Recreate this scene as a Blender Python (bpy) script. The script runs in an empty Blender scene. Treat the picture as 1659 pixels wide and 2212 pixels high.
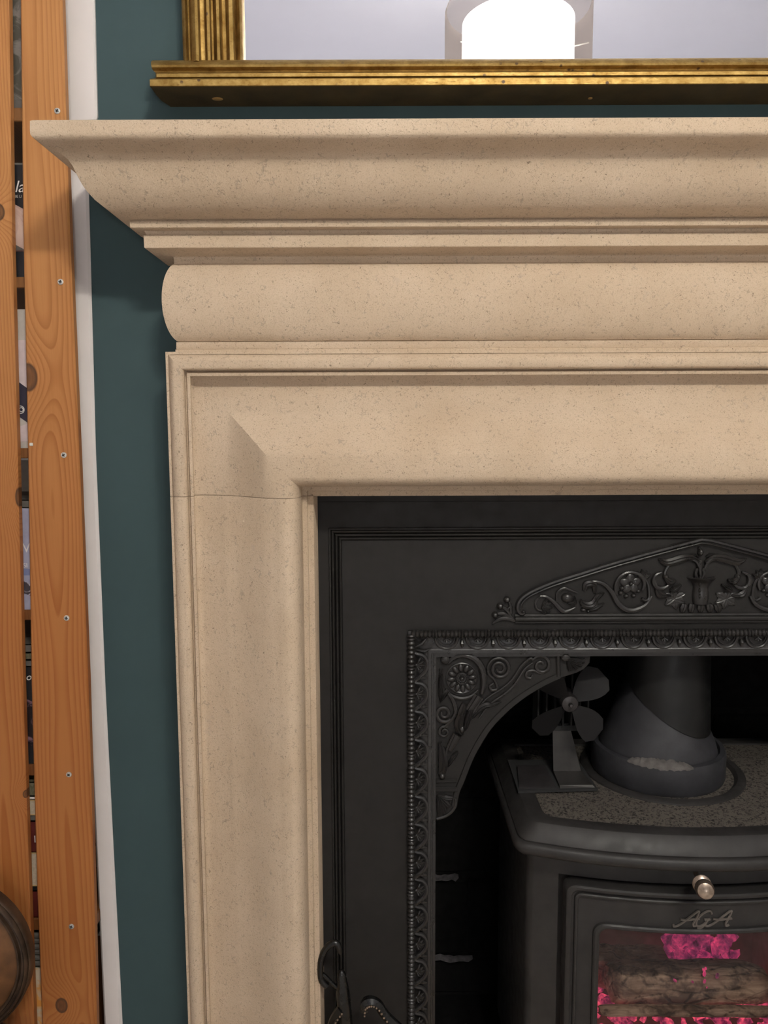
import bpy, math, random
from mathutils import Vector, Matrix

random.seed(7)
R = math.radians
PI = math.pi
SC = bpy.context.scene
COL = SC.collection

# ------------------------------------------------------------------ camera
FOC, PITCH, ROLL = 1661.0, R(6.15), R(0.24)
CAM = Vector((0.0, -1.0, 1.03))
FW = Vector((0, math.cos(PITCH), -math.sin(PITCH)))
UP0 = Vector((0, math.sin(PITCH), math.cos(PITCH)))
RT0 = Vector((1, 0, 0))
RT = RT0 * math.cos(ROLL) - UP0 * math.sin(ROLL)
UP = RT0 * math.sin(ROLL) + UP0 * math.cos(ROLL)
cam = bpy.data.cameras.new('camera')
cam_o = bpy.data.objects.new('camera', cam)
COL.objects.link(cam_o)
mw = Matrix((RT, UP, -FW)).transposed().to_4x4()
mw.translation = CAM
cam_o.matrix_world = mw
cam.sensor_fit = 'VERTICAL'
cam.sensor_height = 36.0
cam.lens = 36.0 * FOC / 2212.0
cam.clip_start = 0.01
SC.camera = cam_o

# ------------------------------------------------------------------ world, exposure
wd = bpy.data.worlds.new('world')
SC.world = wd
wd.use_nodes = True
wd.node_tree.nodes['Background'].inputs[0].default_value = (0.5, 0.55, 0.7, 1)
wd.node_tree.nodes['Background'].inputs[1].default_value = 0.05
vs = SC.view_settings
vs.view_transform = 'Standard'
vs.look = 'None'
vs.gamma = 1.0
vs.use_curve_mapping = False
vs.exposure = 0.0
SC.display_settings.display_device = 'sRGB'
LV = 1.55                # how far behind the wall plane the lamp's mirror image stands
BULB_W = 17.0           # each of the three bulbs of the pendant
SHADE_GLOW = 8.0       # the lit inner shade
FILL_W = 48.0         # bulb of the unseen lamp added behind the camera as fill
FILL_GLOW = 9.0        # its shade
FILL_COL = (0.97, 0.98, 1.0)
FLX, FLY = 0.35, -2.6
LIGHT_COL = (1.0, 0.965, 0.86)
EMBER = 1.3

# ------------------------------------------------------------------ pixel -> place
def ray(u, v):
    return FW + RT * ((u - 829.5) / FOC) - UP * ((v - 1106.0) / FOC)
def on_y(u, v, Y):
    d = ray(u, v)
    return CAM + d * ((Y - CAM.y) / d.y)
def on_z(u, v, Z):
    d = ray(u, v)
    return CAM + d * ((Z - CAM.z) / d.z)

# ------------------------------------------------------------------ materials
class NT:
    def __init__(s, name):
        s.mat = bpy.data.materials.new(name)
        s.mat.use_nodes = True
        s.t = s.mat.node_tree
        s.b = s.t.nodes['Principled BSDF']
        s.out = s.t.nodes['Material Output']
    def n(s, typ, **kw):
        nd = s.t.nodes.new(typ)
        for k, v in kw.items():
            setattr(nd, k, v)
        return nd
    def l(s, a, b):
        s.t.links.new(a, b)
    def put(s, sock, v):
        if isinstance(v, (int, float)):
            sock.default_value = v
        elif isinstance(v, (tuple, list)):
            sock.default_value = tuple(v) + ((1,) if len(v) == 3 and sock.type == 'RGBA' else ())
        else:
            s.l(v, sock)
    def m(s, op, a, b=0.0, c=0.0, clamp=False):
        nd = s.n('ShaderNodeMath', operation=op, use_clamp=clamp)
        s.put(nd.inputs[0], a); s.put(nd.inputs[1], b); s.put(nd.inputs[2], c)
        return nd.outputs[0]
    def obj(s):
        return s.n('ShaderNodeTexCoord').outputs['Object']
    def sep(s, v):
        nd = s.n('ShaderNodeSeparateXYZ'); s.l(v, nd.inputs[0])
        return nd.outputs
    def comb(s, x, y, z):
        nd = s.n('ShaderNodeCombineXYZ')
        s.put(nd.inputs[0], x); s.put(nd.inputs[1], y); s.put(nd.inputs[2], z)
        return nd.outputs[0]
    def scale(s, v, k):
        nd = s.n('ShaderNodeMapping'); s.l(v, nd.inputs[0])
        nd.inputs['Scale'].default_value = k
        return nd.outputs[0]
    def noise(s, v, sc, det=3.0, rough=0.55, dist=0.0):
        nd = s.n('ShaderNodeTexNoise')
        s.l(v, nd.inputs['Vector'])
        nd.inputs['Scale'].default_value = sc
        nd.inputs['Detail'].default_value = det
        nd.inputs['Roughness'].default_value = rough
        nd.inputs['Distortion'].default_value = dist
        return nd.outputs[0]
    def vor(s, v, sc, feat='F1', out='Distance', rnd=1.0):
        nd = s.n('ShaderNodeTexVoronoi', feature=feat)
        s.l(v, nd.inputs['Vector'])
        nd.inputs['Scale'].default_value = sc
        nd.inputs['Randomness'].default_value = rnd
        return nd.outputs[out]
    def ramp(s, f, stops, interp='LINEAR'):
        nd = s.n('ShaderNodeValToRGB')
        s.l(f, nd.inputs[0])
        cr = nd.color_ramp
        cr.interpolation = interp
        while len(cr.elements) < len(stops):
            cr.elements.new(0.5)
        for e, (p, c) in zip(cr.elements, stops):
            e.position = p
            e.color = (c, c, c, 1) if isinstance(c, (int, float)) else (*c, 1)
        return nd.outputs[0]
    def mix(s, f, a, b, blend='MIX'):
        nd = s.n('ShaderNodeMix', data_type='RGBA', blend_type=blend)
        s.put(nd.inputs[0], f); s.put(nd.inputs[6], a); s.put(nd.inputs[7], b)
        return nd.outputs[2]
    def bump(s, h, strength=0.3, dist=0.001, after=None):
        nd = s.n('ShaderNodeBump')
        nd.inputs['Strength'].default_value = strength
        nd.inputs['Distance'].default_value = dist
        s.l(h, nd.inputs['Height'])
        if after is not None:
            s.l(after, nd.inputs['Normal'])
        return nd.outputs[0]
    def set(s, **kw):
        for k, v in kw.items():
            s.put(s.b.inputs[k.replace('_', ' ')], v)
        return s

def plain(name, col, rough=0.5, metal=0.0, spec=0.5, var=0.12, scale=30.0, bump=0.0, bscale=200.0):
    t = NT(name)
    o = t.obj()
    f = t.noise(o, scale, 4.0)
    c = t.mix(t.ramp(f, [(0.3, 0.0), (0.7, 1.0)]), tuple(x * (1 - var) for x in col), tuple(min(1, x * (1 + var)) for x in col))
    t.set(Base_Color=c, Roughness=rough, Metallic=metal)
    t.b.inputs['Specular IOR Level'].default_value = spec
    if bump:
        t.l(t.bump(t.noise(o, bscale, 3.0), bump, 0.001), t.b.inputs['Normal'])
    return t.mat

def stone_mat():
    t = NT('limestone')
    o = t.obj()
    big = t.noise(o, 9.0, 5.0, 0.6)
    base = t.mix(t.ramp(big, [(0.3, 0.0), (0.72, 1.0)]), (0.565, 0.435, 0.31), (0.67, 0.535, 0.40))
    fine = t.noise(o, 520.0, 2.0, 0.6)
    base = t.mix(t.ramp(fine, [(0.36, 0.30), (0.5, 0.0), (0.66, 0.26)]), base, (0.40, 0.29, 0.18))
    mid = t.noise(o, 230.0, 3.0, 0.65)
    base = t.mix(t.m('MULTIPLY', t.ramp(mid, [(0.60, 0.0), (0.70, 1.0)]), 0.42), base, (0.24, 0.185, 0.13))
    # flecks of shell: short curved scraps
    w = t.n('ShaderNodeVectorMath', operation='ADD')
    nz = t.n('ShaderNodeTexNoise'); t.l(o, nz.inputs['Vector']); nz.inputs['Scale'].default_value = 70.0
    sc = t.n('ShaderNodeVectorMath', operation='SCALE'); t.l(nz.outputs['Color'], sc.inputs[0]); sc.inputs['Scale'].default_value = 0.02
    t.l(o, w.inputs[0]); t.l(sc.outputs[0], w.inputs[1])
    edge = t.vor(w.outputs[0], 125.0, 'DISTANCE_TO_EDGE')
    line = t.ramp(edge, [(0.0, 1.0), (0.035, 1.0), (0.07, 0.0)])
    keep = t.ramp(t.noise(o, 85.0, 2.0), [(0.60, 0.0), (0.66, 1.0)])
    scrap = t.m('MULTIPLY', line, keep)
    base = t.mix(t.m('MULTIPLY', scrap, 0.4), base, (0.27, 0.22, 0.175))
    pits = t.ramp(t.noise(o, 430.0, 1.0, 0.5, 1.6), [(0.655, 0.0), (0.70, 1.0)])
    pits = t.m('MULTIPLY', pits, t.ramp(t.noise(o, 60.0, 2.0), [(0.35, 0.45), (0.6, 1.0)]))
    base = t.mix(t.m('MULTIPLY', pits, 0.7), base, (0.17, 0.12, 0.08))
    smudge = t.ramp(t.noise(o, 45.0, 3.0, 0.7), [(0.66, 0.0), (0.75, 0.22)])
    base = t.mix(smudge, base, (0.36, 0.31, 0.28))
    t.set(Base_Color=base, Roughness=0.88)
    t.b.inputs['Specular IOR Level'].default_value = 0.2
    h = t.m('SUBTRACT', t.m('ADD', t.m('MULTIPLY', fine, 0.8), t.m('MULTIPLY', mid, 0.8)), t.m('ADD', t.m('MULTIPLY', pits, 0.9), t.m('MULTIPLY', scrap, 0.35)))
    t.l(t.bump(h, 0.42, 0.0012), t.b.inputs['Normal'])
    return t.mat

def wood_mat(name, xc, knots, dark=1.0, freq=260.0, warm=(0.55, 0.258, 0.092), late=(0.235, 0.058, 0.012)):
    """flat-sawn pine: cone shaped growth rings cut by the face, bent round knots"""
    t = NT(name)
    o = t.obj()
    X, Y, Z = t.sep(o)
    low = t.noise(t.comb(0.3, 0.0, Z), 1.7, 1.0)
    wob = t.noise(t.scale(o, (14.0, 14.0, 3.0)), 1.0, 2.0, 0.5)
    dx = t.m('SUBTRACT', X, xc)
    dx = t.m('ADD', dx, t.m('MULTIPLY', t.m('SUBTRACT', wob, 0.5), 0.010))
    dep = t.m('ADD', 0.004, t.m('MULTIPLY', low, 0.034))
    rad = t.m('SQRT', t.m('ADD', t.m('MULTIPLY', dx, dx), t.m('MULTIPLY', dep, dep)))
    kmask = None
    for (kx, kz, ax, az) in knots:
        a = t.m('DIVIDE', t.m('SUBTRACT', X, kx), ax)
        b = t.m('DIVIDE', t.m('SUBTRACT', Z, kz), az)
        d2 = t.m('ADD', t.m('MULTIPLY', a, a), t.m('MULTIPLY', b, b))
        g = t.m('POWER', 2.718, t.m('MULTIPLY', d2, -0.16))
        rad = t.m('ADD', rad, t.m('MULTIPLY', g, 0.022))
        k = t.ramp(t.m('SQRT', d2), [(0.0, 0.85), (0.5, 0.72), (0.85, 1.0), (1.0, 0.0)])
        kmask = k if kmask is None else t.m('MAXIMUM', kmask, k)
    ring = t.m('FRACT', t.m('MULTIPLY', rad, freq))
    streak = t.noise(t.scale(o, (420.0, 420.0, 9.0)), 1.0, 3.0, 0.6)
    lat = t.ramp(ring, [(0.0, 0.0), (0.45, 0.08), (0.80, 0.75), (0.92, 1.0), (0.97, 0.55), (1.0, 0.0)])
    broad = t.noise(t.scale(o, (14.0, 14.0, 2.2)), 1.0, 2.0)
    lat = t.m('MULTIPLY', lat, t.ramp(broad, [(0.25, 0.6), (0.65, 1.0)]))
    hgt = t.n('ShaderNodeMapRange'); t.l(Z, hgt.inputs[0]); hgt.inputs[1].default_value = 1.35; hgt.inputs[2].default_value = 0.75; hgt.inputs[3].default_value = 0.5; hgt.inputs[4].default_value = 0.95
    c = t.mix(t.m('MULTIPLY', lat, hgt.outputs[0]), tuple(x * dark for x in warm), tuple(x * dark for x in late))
    low_tint = t.m('MULTIPLY', hgt.outputs[0], 1.0)
    c = t.mix(t.m('MULTIPLY', t.m('SUBTRACT', low_tint, 0.5, clamp=True), 1.35), c, tuple(x * dark for x in (0.31, 0.085, 0.014)))  # mixes in a darker, redder tint towards the bottom of the boards
    c = t.mix(t.ramp(streak, [(0.42, 0.0), (0.75, 0.32)]), c, tuple(x * dark * 0.8 for x in (0.44, 0.17, 0.045)))
    c = t.mix(t.ramp(broad, [(0.35, 0.0), (0.75, 0.35)]), c, tuple(x * dark for x in (0.47, 0.19, 0.055)))
    if kmask is not None:
        c = t.mix(t.m('MULTIPLY', kmask, 0.95), c, (0.062, 0.030, 0.017))
    t.set(Base_Color=c, Roughness=0.48)
    t.b.inputs['Specular IOR Level'].default_value = 0.3
    t.l(t.bump(t.m('SUBTRACT', t.m('MULTIPLY', streak, 0.4), lat), 0.12, 0.0006), t.b.inputs['Normal'])
    return t.mat

def gold_mat():
    t = NT('gold_leaf')
    o = t.obj()
    f = t.noise(t.scale(o, (1.0, 1.0, 1.0)), 60.0, 6.0, 0.7)
    c = t.mix(t.ramp(f, [(0.35, 0.0), (0.68, 1.0)]), (0.27, 0.158, 0.040), (0.52, 0.355, 0.125))
    g = t.noise(t.scale(o, (0.25, 1.0, 1.0)), 700.0, 3.0, 0.7)
    c = t.mix(t.ramp(g, [(0.58, 0.0), (0.74, 0.7)]), c, (0.18, 0.085, 0.02))
    sp = t.m('MULTIPLY', t.ramp(t.vor(o, 85.0), [(0.0, 1.0), (0.13, 1.0), (0.2, 0.0)]), t.ramp(t.noise(o, 22.0, 2.0), [(0.52, 0.0), (0.58, 1.0)]))
    c = t.mix(sp, c, (0.10, 0.05, 0.015))
    t.set(Base_Color=c, Roughness=t.ramp(g, [(0.3, 0.46), (0.75, 0.66)]), Metallic=t.m('SUBTRACT', 0.92, t.m('MULTIPLY', sp, 0.8)))
    t.l(t.bump(t.m('ADD', g, t.m('MULTIPLY', f, 0.7)), 0.22, 0.0007), t.b.inputs['Normal'])
    return t.mat

def iron_mat(name, col, rough, spec=0.5, bump=0.1, bscale=260.0, grime=0.3):
    t = NT(name)
    o = t.obj()
    f = t.noise(o, 24.0, 5.0, 0.6)
    c = t.mix(t.ramp(f, [(0.3, 0.0), (0.75, 1.0)]), tuple(x * (1 - grime) for x in col), tuple(x * (1 + grime) for x in col))
    t.set(Base_Color=c, Roughness=t.ramp(t.noise(o, 60.0, 4.0), [(0.3, rough - 0.08), (0.7, rough + 0.1)]))
    t.b.inputs['Specular IOR Level'].default_value = spec
    t.l(t.bump(t.noise(o, bscale, 4.0, 0.6), bump, 0.001), t.b.inputs['Normal'])
    return t.mat

def hammered_mat():
    t = NT('hammered_iron')
    o = t.obj()
    n1 = t.noise(o, 290.0, 2.0, 0.5, 0.9)
    pits = t.ramp(n1, [(0.36, 0.0), (0.52, 1.0)])
    c = t.mix(pits, (0.018, 0.016, 0.014), (0.115, 0.100, 0.084))
    t.set(Base_Color=c, Roughness=t.ramp(pits, [(0.0, 0.75), (1.0, 0.5)]))
    t.b.inputs['Specular IOR Level'].default_value = 0.45
    t.l(t.bump(t.m('ADD', pits, t.m('MULTIPLY', t.noise(o, 600.0, 2.0), 0.3)), 0.6, 0.0016), t.b.inputs['Normal'])
    return t.mat

def log_mat():
    t = NT('charred_wood')
    o = t.obj()
    st = t.noise(t.scale(o, (8.0, 60.0, 60.0)), 1.0, 5.0, 0.65)
    c = t.mix(t.ramp(st, [(0.35, 0.0), (0.65, 1.0)]), (0.22, 0.15, 0.105), (0.80, 0.66, 0.46))
    ck = t.vor(t.scale(o, (30.0, 55.0, 55.0)), 1.0, 'DISTANCE_TO_EDGE')
    burn = t.ramp(t.noise(o, 22.0, 4.0, 0.7), [(0.46, 0.0), (0.6, 1.0)])
    crack = t.m('MULTIPLY', t.ramp(ck, [(0.0, 1.0), (0.05, 0.7), (0.1, 0.0)]), t.ramp(burn, [(0.0, 0.25), (1.0, 1.0)]))
    c = t.mix(t.m('MULTIPLY', burn, 0.75), c, (0.02, 0.014, 0.012))
    c = t.mix(crack, c, (0.006, 0.005, 0.005))
    t.set(Base_Color=c, Roughness=0.9)
    t.l(t.bump(t.m('SUBTRACT', st, crack), 0.7, 0.004), t.b.inputs['Normal'])
    return t.mat

def ember_mat(name, strength, hot=(1.0, 0.10, 0.17), cool=(0.32, 0.012, 0.11), lo=0.42, hi=0.62):
    t = NT(name)
    o = t.obj()
    f = t.noise(o, 60.0, 6.0, 0.7)
    g = t.ramp(f, [(lo, 0.0), (hi, 1.0)])
    c = t.mix(g, cool, hot)
    t.set(Base_Color=(0.03, 0.015, 0.02), Roughness=0.9, Emission_Color=c, Emission_Strength=t.m('MULTIPLY', t.ramp(f, [(lo - 0.08, 0.06), (lo, 0.35), (hi, 1.0), (0.8, 1.6)]), strength))
    return t.mat

def glass_mat(name, tint, gl=0.07, haze=0.12, hazecol=(0.10, 0.06, 0.05)):
    t = NT(name)
    tr = t.n('ShaderNodeBsdfTransparent'); tr.inputs[0].default_value = (*tint, 1)
    gs = t.n('ShaderNodeBsdfGlossy'); gs.inputs['Roughness'].default_value = 0.06
    gs.inputs['Color'].default_value = (0.9, 0.9, 0.9, 1)
    df = t.n('ShaderNodeBsdfDiffuse')
    o = t.obj()
    f = t.noise(o, 14.0, 4.0, 0.6)
    df.inputs[0].default_value = (*hazecol, 1)
    m1 = t.n('ShaderNodeMixShader'); t.l(t.ramp(f, [(0.35, haze * 0.4), (0.7, haze * 1.6)]), m1.inputs[0]); t.l(tr.outputs[0], m1.inputs[1]); t.l(df.outputs[0], m1.inputs[2])
    m2 = t.n('ShaderNodeMixShader'); m2.inputs[0].default_value = gl; t.l(m1.outputs[0], m2.inputs[1]); t.l(gs.outputs[0], m2.inputs[2])
    t.l(m2.outputs[0], t.out.inputs['Surface'])
    return t.mat

def shade_mat():
    t = NT('sheer_fabric')
    tr = t.n('ShaderNodeBsdfTransparent'); tr.inputs[0].default_value = (0.9, 0.87, 0.85, 1)
    df = t.n('ShaderNodeBsdfDiffuse')
    tl = t.n('ShaderNodeBsdfTranslucent')
    o = t.obj()
    f = t.noise(o, 400.0, 2.0)
    c = t.mix(f, (0.10, 0.085, 0.08), (0.16, 0.135, 0.125))
    t.l(c, df.inputs[0]); t.l(c, tl.inputs[0])
    a = t.n('ShaderNodeMixShader'); a.inputs[0].default_value = 0.5; t.l(df.outputs[0], a.inputs[1]); t.l(tl.outputs[0], a.inputs[2])
    b = t.n('ShaderNodeMixShader'); b.inputs[0].default_value = 0.48; t.l(tr.outputs[0], b.inputs[1]); t.l(a.outputs[0], b.inputs[2])
    t.l(b.outputs[0], t.out.inputs['Surface'])
    return t.mat

def glow_mat(name, col, st):
    t = NT(name)
    o = t.obj()
    f = t.noise(o, 6.0, 2.0)
    t.set(Base_Color=(0.9, 0.88, 0.85), Roughness=0.9, Emission_Color=col, Emission_Strength=t.m('MULTIPLY', t.ramp(f, [(0.0, 0.95), (1.0, 1.05)]), st))
    return t.mat

STONE = stone_mat()
TEAL = plain('teal_paint', (0.048, 0.082, 0.088), 0.7, spec=0.25, var=0.05, scale=7.0, bump=0.05, bscale=180.0)
WHITE = plain('white_gloss_paint', (0.82, 0.77, 0.745), 0.42, var=0.03, scale=14.0, bump=0.08, bscale=50.0)
WALLP = plain('pale_wall_paint', (0.60, 0.57, 0.55), 0.9, var=0.03)
CEILP = plain('lavender_white_ceiling_paint', (0.74, 0.74, 0.83), 0.95, var=0.02, scale=3.0)
FLOORM = plain('pale_bounce_carpet', (0.54, 0.51, 0.48), 0.95, var=0.2, scale=300.0)  # unseen carpet, made pale to bounce fill light up onto the stone
GOLD = gold_mat()
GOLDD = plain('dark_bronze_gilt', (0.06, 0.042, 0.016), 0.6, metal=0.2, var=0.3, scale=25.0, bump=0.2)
IRON = iron_mat('black_painted_iron', (0.0165, 0.015, 0.014), 0.56, 0.30, 0.10, 260.0, 0.12)
IRONR = iron_mat('black_cast_iron_relief', (0.0185, 0.017, 0.0165), 0.32, 0.6, 0.14, 500.0, 0.25)
STOVE = iron_mat('grey_black_stove_iron', (0.027, 0.0250, 0.024), 0.50, 0.42, 0.10, 320.0, 0.3)
HAMMER = hammered_mat()
FLUE = iron_mat('matt_black_flue_paint', (0.030, 0.030, 0.034), 0.55, 0.4, 0.04, 90.0, 0.35)
PUTTY = plain('pale_fire_cement', (0.11, 0.10, 0.095), 0.9, var=0.3, scale=90.0, bump=0.6, bscale=150.0)
SOOT = plain('soot_black_brick', (0.0045, 0.0042, 0.0042), 0.9, spec=0.15, var=0.5, scale=60.0, bump=0.6, bscale=120.0)
MORTAR = plain('sooty_mortar', (0.006, 0.0055, 0.0055), 0.9, spec=0.15, var=0.6, scale=70.0, bump=0.8, bscale=110.0)
BRASS = plain('worn_nickel_brass', (0.42, 0.33, 0.26), 0.30, metal=0.9, var=0.35, scale=160.0, bump=0.1)
STEEL = plain('zinc_screw', (0.74, 0.73, 0.70), 0.32, metal=0.75, var=0.1, scale=300.0)
SLOT = plain('dark_recess', (0.02, 0.02, 0.02), 0.8)
FANB = plain('black_fan_blade', (0.007, 0.0065, 0.007), 0.6, spec=0.3)
BLADE = plain('dark_fan_aluminium', (0.055, 0.050, 0.050), 0.38, metal=0.6, var=0.2, scale=60.0)
PLATEM = plain('dark_grey_bracket_metal', (0.038, 0.035, 0.033), 0.5, metal=0.3, var=0.3, scale=40.0)
TOOLM = iron_mat('gloss_black_wrought_iron', (0.0045, 0.0045, 0.0045), 0.25, 0.6, 0.06, 120.0, 0.2)
PAN = plain('dark_brown_patinated_metal', (0.16, 0.072, 0.028), 0.42, metal=0.15, var=0.45, scale=28.0, bump=0.15, bscale=90.0)
PANRIM = plain('worn_dark_rim', (0.062, 0.036, 0.021), 0.45, metal=0.2, var=0.5, scale=50.0, bump=0.3, bscale=140.0)
MIRROR = plain('silvered_glass', (0.93, 0.93, 0.95), 0.0, metal=1.0, var=0.0)
LOGM = log_mat()
EMB = ember_mat('glowing_embers', 1.1 * EMBER)
EMBW = ember_mat('glowing_back_coals', 0.9 * EMBER, lo=0.46, hi=0.66)
FLAME = ember_mat('pink_coal_glow', 0.62 * EMBER, hot=(0.95, 0.07, 0.22), cool=(0.34, 0.02, 0.17), lo=0.42, hi=0.66)
FIREBOX = plain('fire_brick_lining', (0.15, 0.085, 0.075), 0.95, var=0.4, scale=40.0, bump=0.4)
GLASS = glass_mat('smoky_stove_glass', (0.84, 0.76, 0.76), 0.05, 0.16)
SHEER = shade_mat()
GLOW = glow_mat('lit_white_shade', LIGHT_COL, SHADE_GLOW)
FILL_SHADE = glow_mat('fill_lamp_glow', FILL_COL, FILL_GLOW)  # glowing shade of the added fill lamp

# ------------------------------------------------------------------ mesh building
class MB:
    def __init__(s):
        s.v, s.f, s.mi = [], [], []
        s.cur = 0
    def add(s, vs_, fs_):
        k = len(s.v)
        s.v += [Vector(p) for p in vs_]
        s.f += [tuple(i + k for i in f) for f in fs_]
        s.mi += [s.cur] * len(fs_)
        return s
    def box(s, a, b, ch=0.0):
        x0, y0, z0 = a; x1, y1, z1 = b
        if ch <= 0:
            return s.add([(x0, y0, z0), (x1, y0, z0), (x1, y1, z0), (x0, y1, z0), (x0, y0, z1), (x1, y0, z1), (x1, y1, z1), (x0, y1, z1)],
                         [(0, 3, 2, 1), (4, 5, 6, 7), (0, 1, 5, 4), (1, 2, 6, 5), (2, 3, 7, 6), (3, 0, 4, 7)])
        c = ch
        rings = [(x0 + c, x1 - c, y0 + c, y1 - c, z0), (x0, x1, y0, y1, z0 + c), (x0, x1, y0, y1, z1 - c), (x0 + c, x1 - c, y0 + c, y1 - c, z1)]
        vv = []
        for (p, q, r, t, z) in rings:
            vv += [(p, r, z), (q, r, z), (q, t, z), (p, t, z)]
        ff = [(0, 3, 2, 1), (12, 13, 14, 15)]
        for k in range(3):
            for i in range(4):
                j = (i + 1) % 4
                ff.append((k * 4 + i, k * 4 + j, k * 4 + 4 + j, k * 4 + 4 + i))
        return s.add(vv, ff)
    def loft(s, rings, closed=True, cap0=False, cap1=False):
        n = len(rings[0])
        vv = [p for r in rings for p in r]
        ff = []
        for k in range(len(rings) - 1):
            for i in range(n if closed else n - 1):
                j = (i + 1) % n
                ff.append((k * n + i, k * n + j, (k + 1) * n + j, (k + 1) * n + i))
        if cap0: ff.append(tuple(range(n - 1, -1, -1)))
        if cap1: ff.append(tuple((len(rings) - 1) * n + i for i in range(n)))
        return s.add(vv, ff)
    def prism_xz(s, pts, y0, y1, ch=0.0):
        """polygon in XZ between the planes y0 (front, smaller) and y1, with an optional inset front edge"""
        rings = [[(p[0], y1, p[1]) for p in pts]]
        if ch > 0:
            cx = sum(p[0] for p in pts) / len(pts); cz = sum(p[1] for p in pts) / len(pts)
            rings.append([(p[0], y0 + ch, p[1]) for p in pts])
            off = offset_poly(pts, ch)
            rings.append([(p[0], y0, p[1]) for p in off])
        else:
            rings.append([(p[0], y0, p[1]) for p in pts])
        return s.loft(rings, True, True, True)
    def tube(s, path, rad, n=8, caps=True, flat=1.0):
        path = [Vector(p) for p in path]
        if not isinstance(rad, (list, tuple)):
            rad = [rad] * len(path)
        rings, prev = [], None
        for i, p in enumerate(path):
            a = path[max(0, i - 1)]; b = path[min(len(path) - 1, i + 1)]
            t = (b - a).normalized()
            ref = Vector((0, 1, 0)) if abs(t.y) < 0.9 else Vector((1, 0, 0))
            if prev is not None:
                ref = prev
            side = (ref - t * ref.dot(t))
            side = side.normalized() if side.length > 1e-6 else t.orthogonal().normalized()
            prev = side
            o = t.cross(side)
            rings.append([p + (o * math.cos(2 * PI * k / n) + side * math.sin(2 * PI * k / n) * flat) * rad[i] for k in range(n)])
        return s.loft(rings, True, caps, caps)
    def lathe(s, prof, c, axis='Z', n=32, a0=0.0, a1=2 * PI, rot=None, caps=True):
        full = abs(a1 - a0 - 2 * PI) < 1e-6
        m = n if full else n + 1
        rings = []
        for (r, h) in prof:
            rg = []
            for k in range(m):
                a = a0 + (a1 - a0) * k / n
                x, y = r * math.cos(a), r * math.sin(a)
                p = {'Z': (x, y, h), 'Y': (x, h, y), 'X': (h, x, y)}[axis]
                p = Vector(p)
                if rot is not None: p = rot @ p
                rg.append(p + Vector(c))
            rings.append(rg)
        return s.loft(rings, full, caps and prof[0][0] > 1e-6 and full, caps and prof[-1][0] > 1e-6 and full)
    def blob(s, c, r, n=10, m=7, rot=None):
        prof = []
        vv = []; rings = []
        for i in range(m + 1):
            th = PI * i / m
            rings.append([])
            for k in range(n):
                a = 2 * PI * k / n
                p = Vector((r[0] * math.sin(th) * math.cos(a), r[1] * math.sin(th) * math.sin(a), r[2] * math.cos(th)))
                if rot is not None: p = rot @ p
                rings[-1].append(p + Vector(c))
        return s.loft(rings)
    def merge(s, o):
        k = len(s.v)
        s.v += [v.copy() for v in o.v]
        s.f += [tuple(i + k for i in f) for f in o.f]
        s.mi += list(o.mi)
        return s
    def mirrored(s, xc):
        o = MB()
        o.v = [Vector((2 * xc - p.x, p.y, p.z)) for p in s.v]
        o.f = [tuple(reversed(f)) for f in s.f]
        o.mi = list(s.mi)
        return o
    def mesh(s, name, mat, base=Vector((0, 0, 0)), smooth=38):
        me = bpy.data.meshes.new(name)
        me.from_pydata([tuple(p - base) for p in s.v], [], s.f)
        for m_ in (mat if isinstance(mat, (list, tuple)) else [mat]):
            me.materials.append(m_)
        if isinstance(mat, (list, tuple)):
            me.polygons.foreach_set('material_index', s.mi)
        import bmesh
        bm = bmesh.new(); bm.from_mesh(me)
        bmesh.ops.recalc_face_normals(bm, faces=bm.faces)
        bm.to_mesh(me); bm.free()
        if smooth:
            me.shade_smooth()
            me.set_sharp_from_angle(angle=R(smooth))
        me.update()
        return me
    def build(s, name, mat, parent=None, smooth=38):
        base = root_of(parent)
        o = bpy.data.objects.new(name, s.mesh(name, mat, base, smooth))
        COL.objects.link(o)
        if parent is not None:
            o.parent = parent
        return o

def root_of(p):
    b = Vector((0, 0, 0))
    while p is not None:
        b += p.location
        p = p.parent
    return b

def offset_poly(pts, d):
    """move a polygon's edges inwards by d"""
    n = len(pts)
    area = sum(pts[i][0] * pts[(i + 1) % n][1] - pts[(i + 1) % n][0] * pts[i][1] for i in range(n))
    sg = 1 if area > 0 else -1
    out = []
    for i in range(n):
        p0, p1, p2 = Vector(pts[i - 1]).to_2d(), Vector(pts[i]).to_2d(), Vector(pts[(i + 1) % n]).to_2d()
        e1 = (p1 - p0).normalized(); e2 = (p2 - p1).normalized()
        n1 = Vector((-e1.y, e1.x)) * sg; n2 = Vector((-e2.y, e2.x)) * sg
        b = n1 + n2
        k = max(0.35, 1 + n1.dot(n2))
        out.append(tuple(p1 + b * (d / k)))
    return out

def tag(o, label=None, cat=None, group=None, kind=None):
    for k, v in (('label', label), ('category', cat), ('group', group), ('kind', kind)):
        if v: o[k] = v
    return o

def thing(name, loc, label, cat, group=None):
    o = bpy.data.objects.new(name, None)
    COL.objects.link(o)
    o.location = Vector(loc)
    o.empty_display_size = 0.05
    return tag(o, label, cat, group)

def place(name, me, parent, loc, rot=None, scale=None):
    o = bpy.data.objects.new(name, me)
    COL.objects.link(o)
    o.parent = parent
    o.location = Vector(loc) - root_of(parent)
    if rot is not None: o.rotation_euler = rot
    if scale is not None: o.scale = scale
    return o

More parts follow.
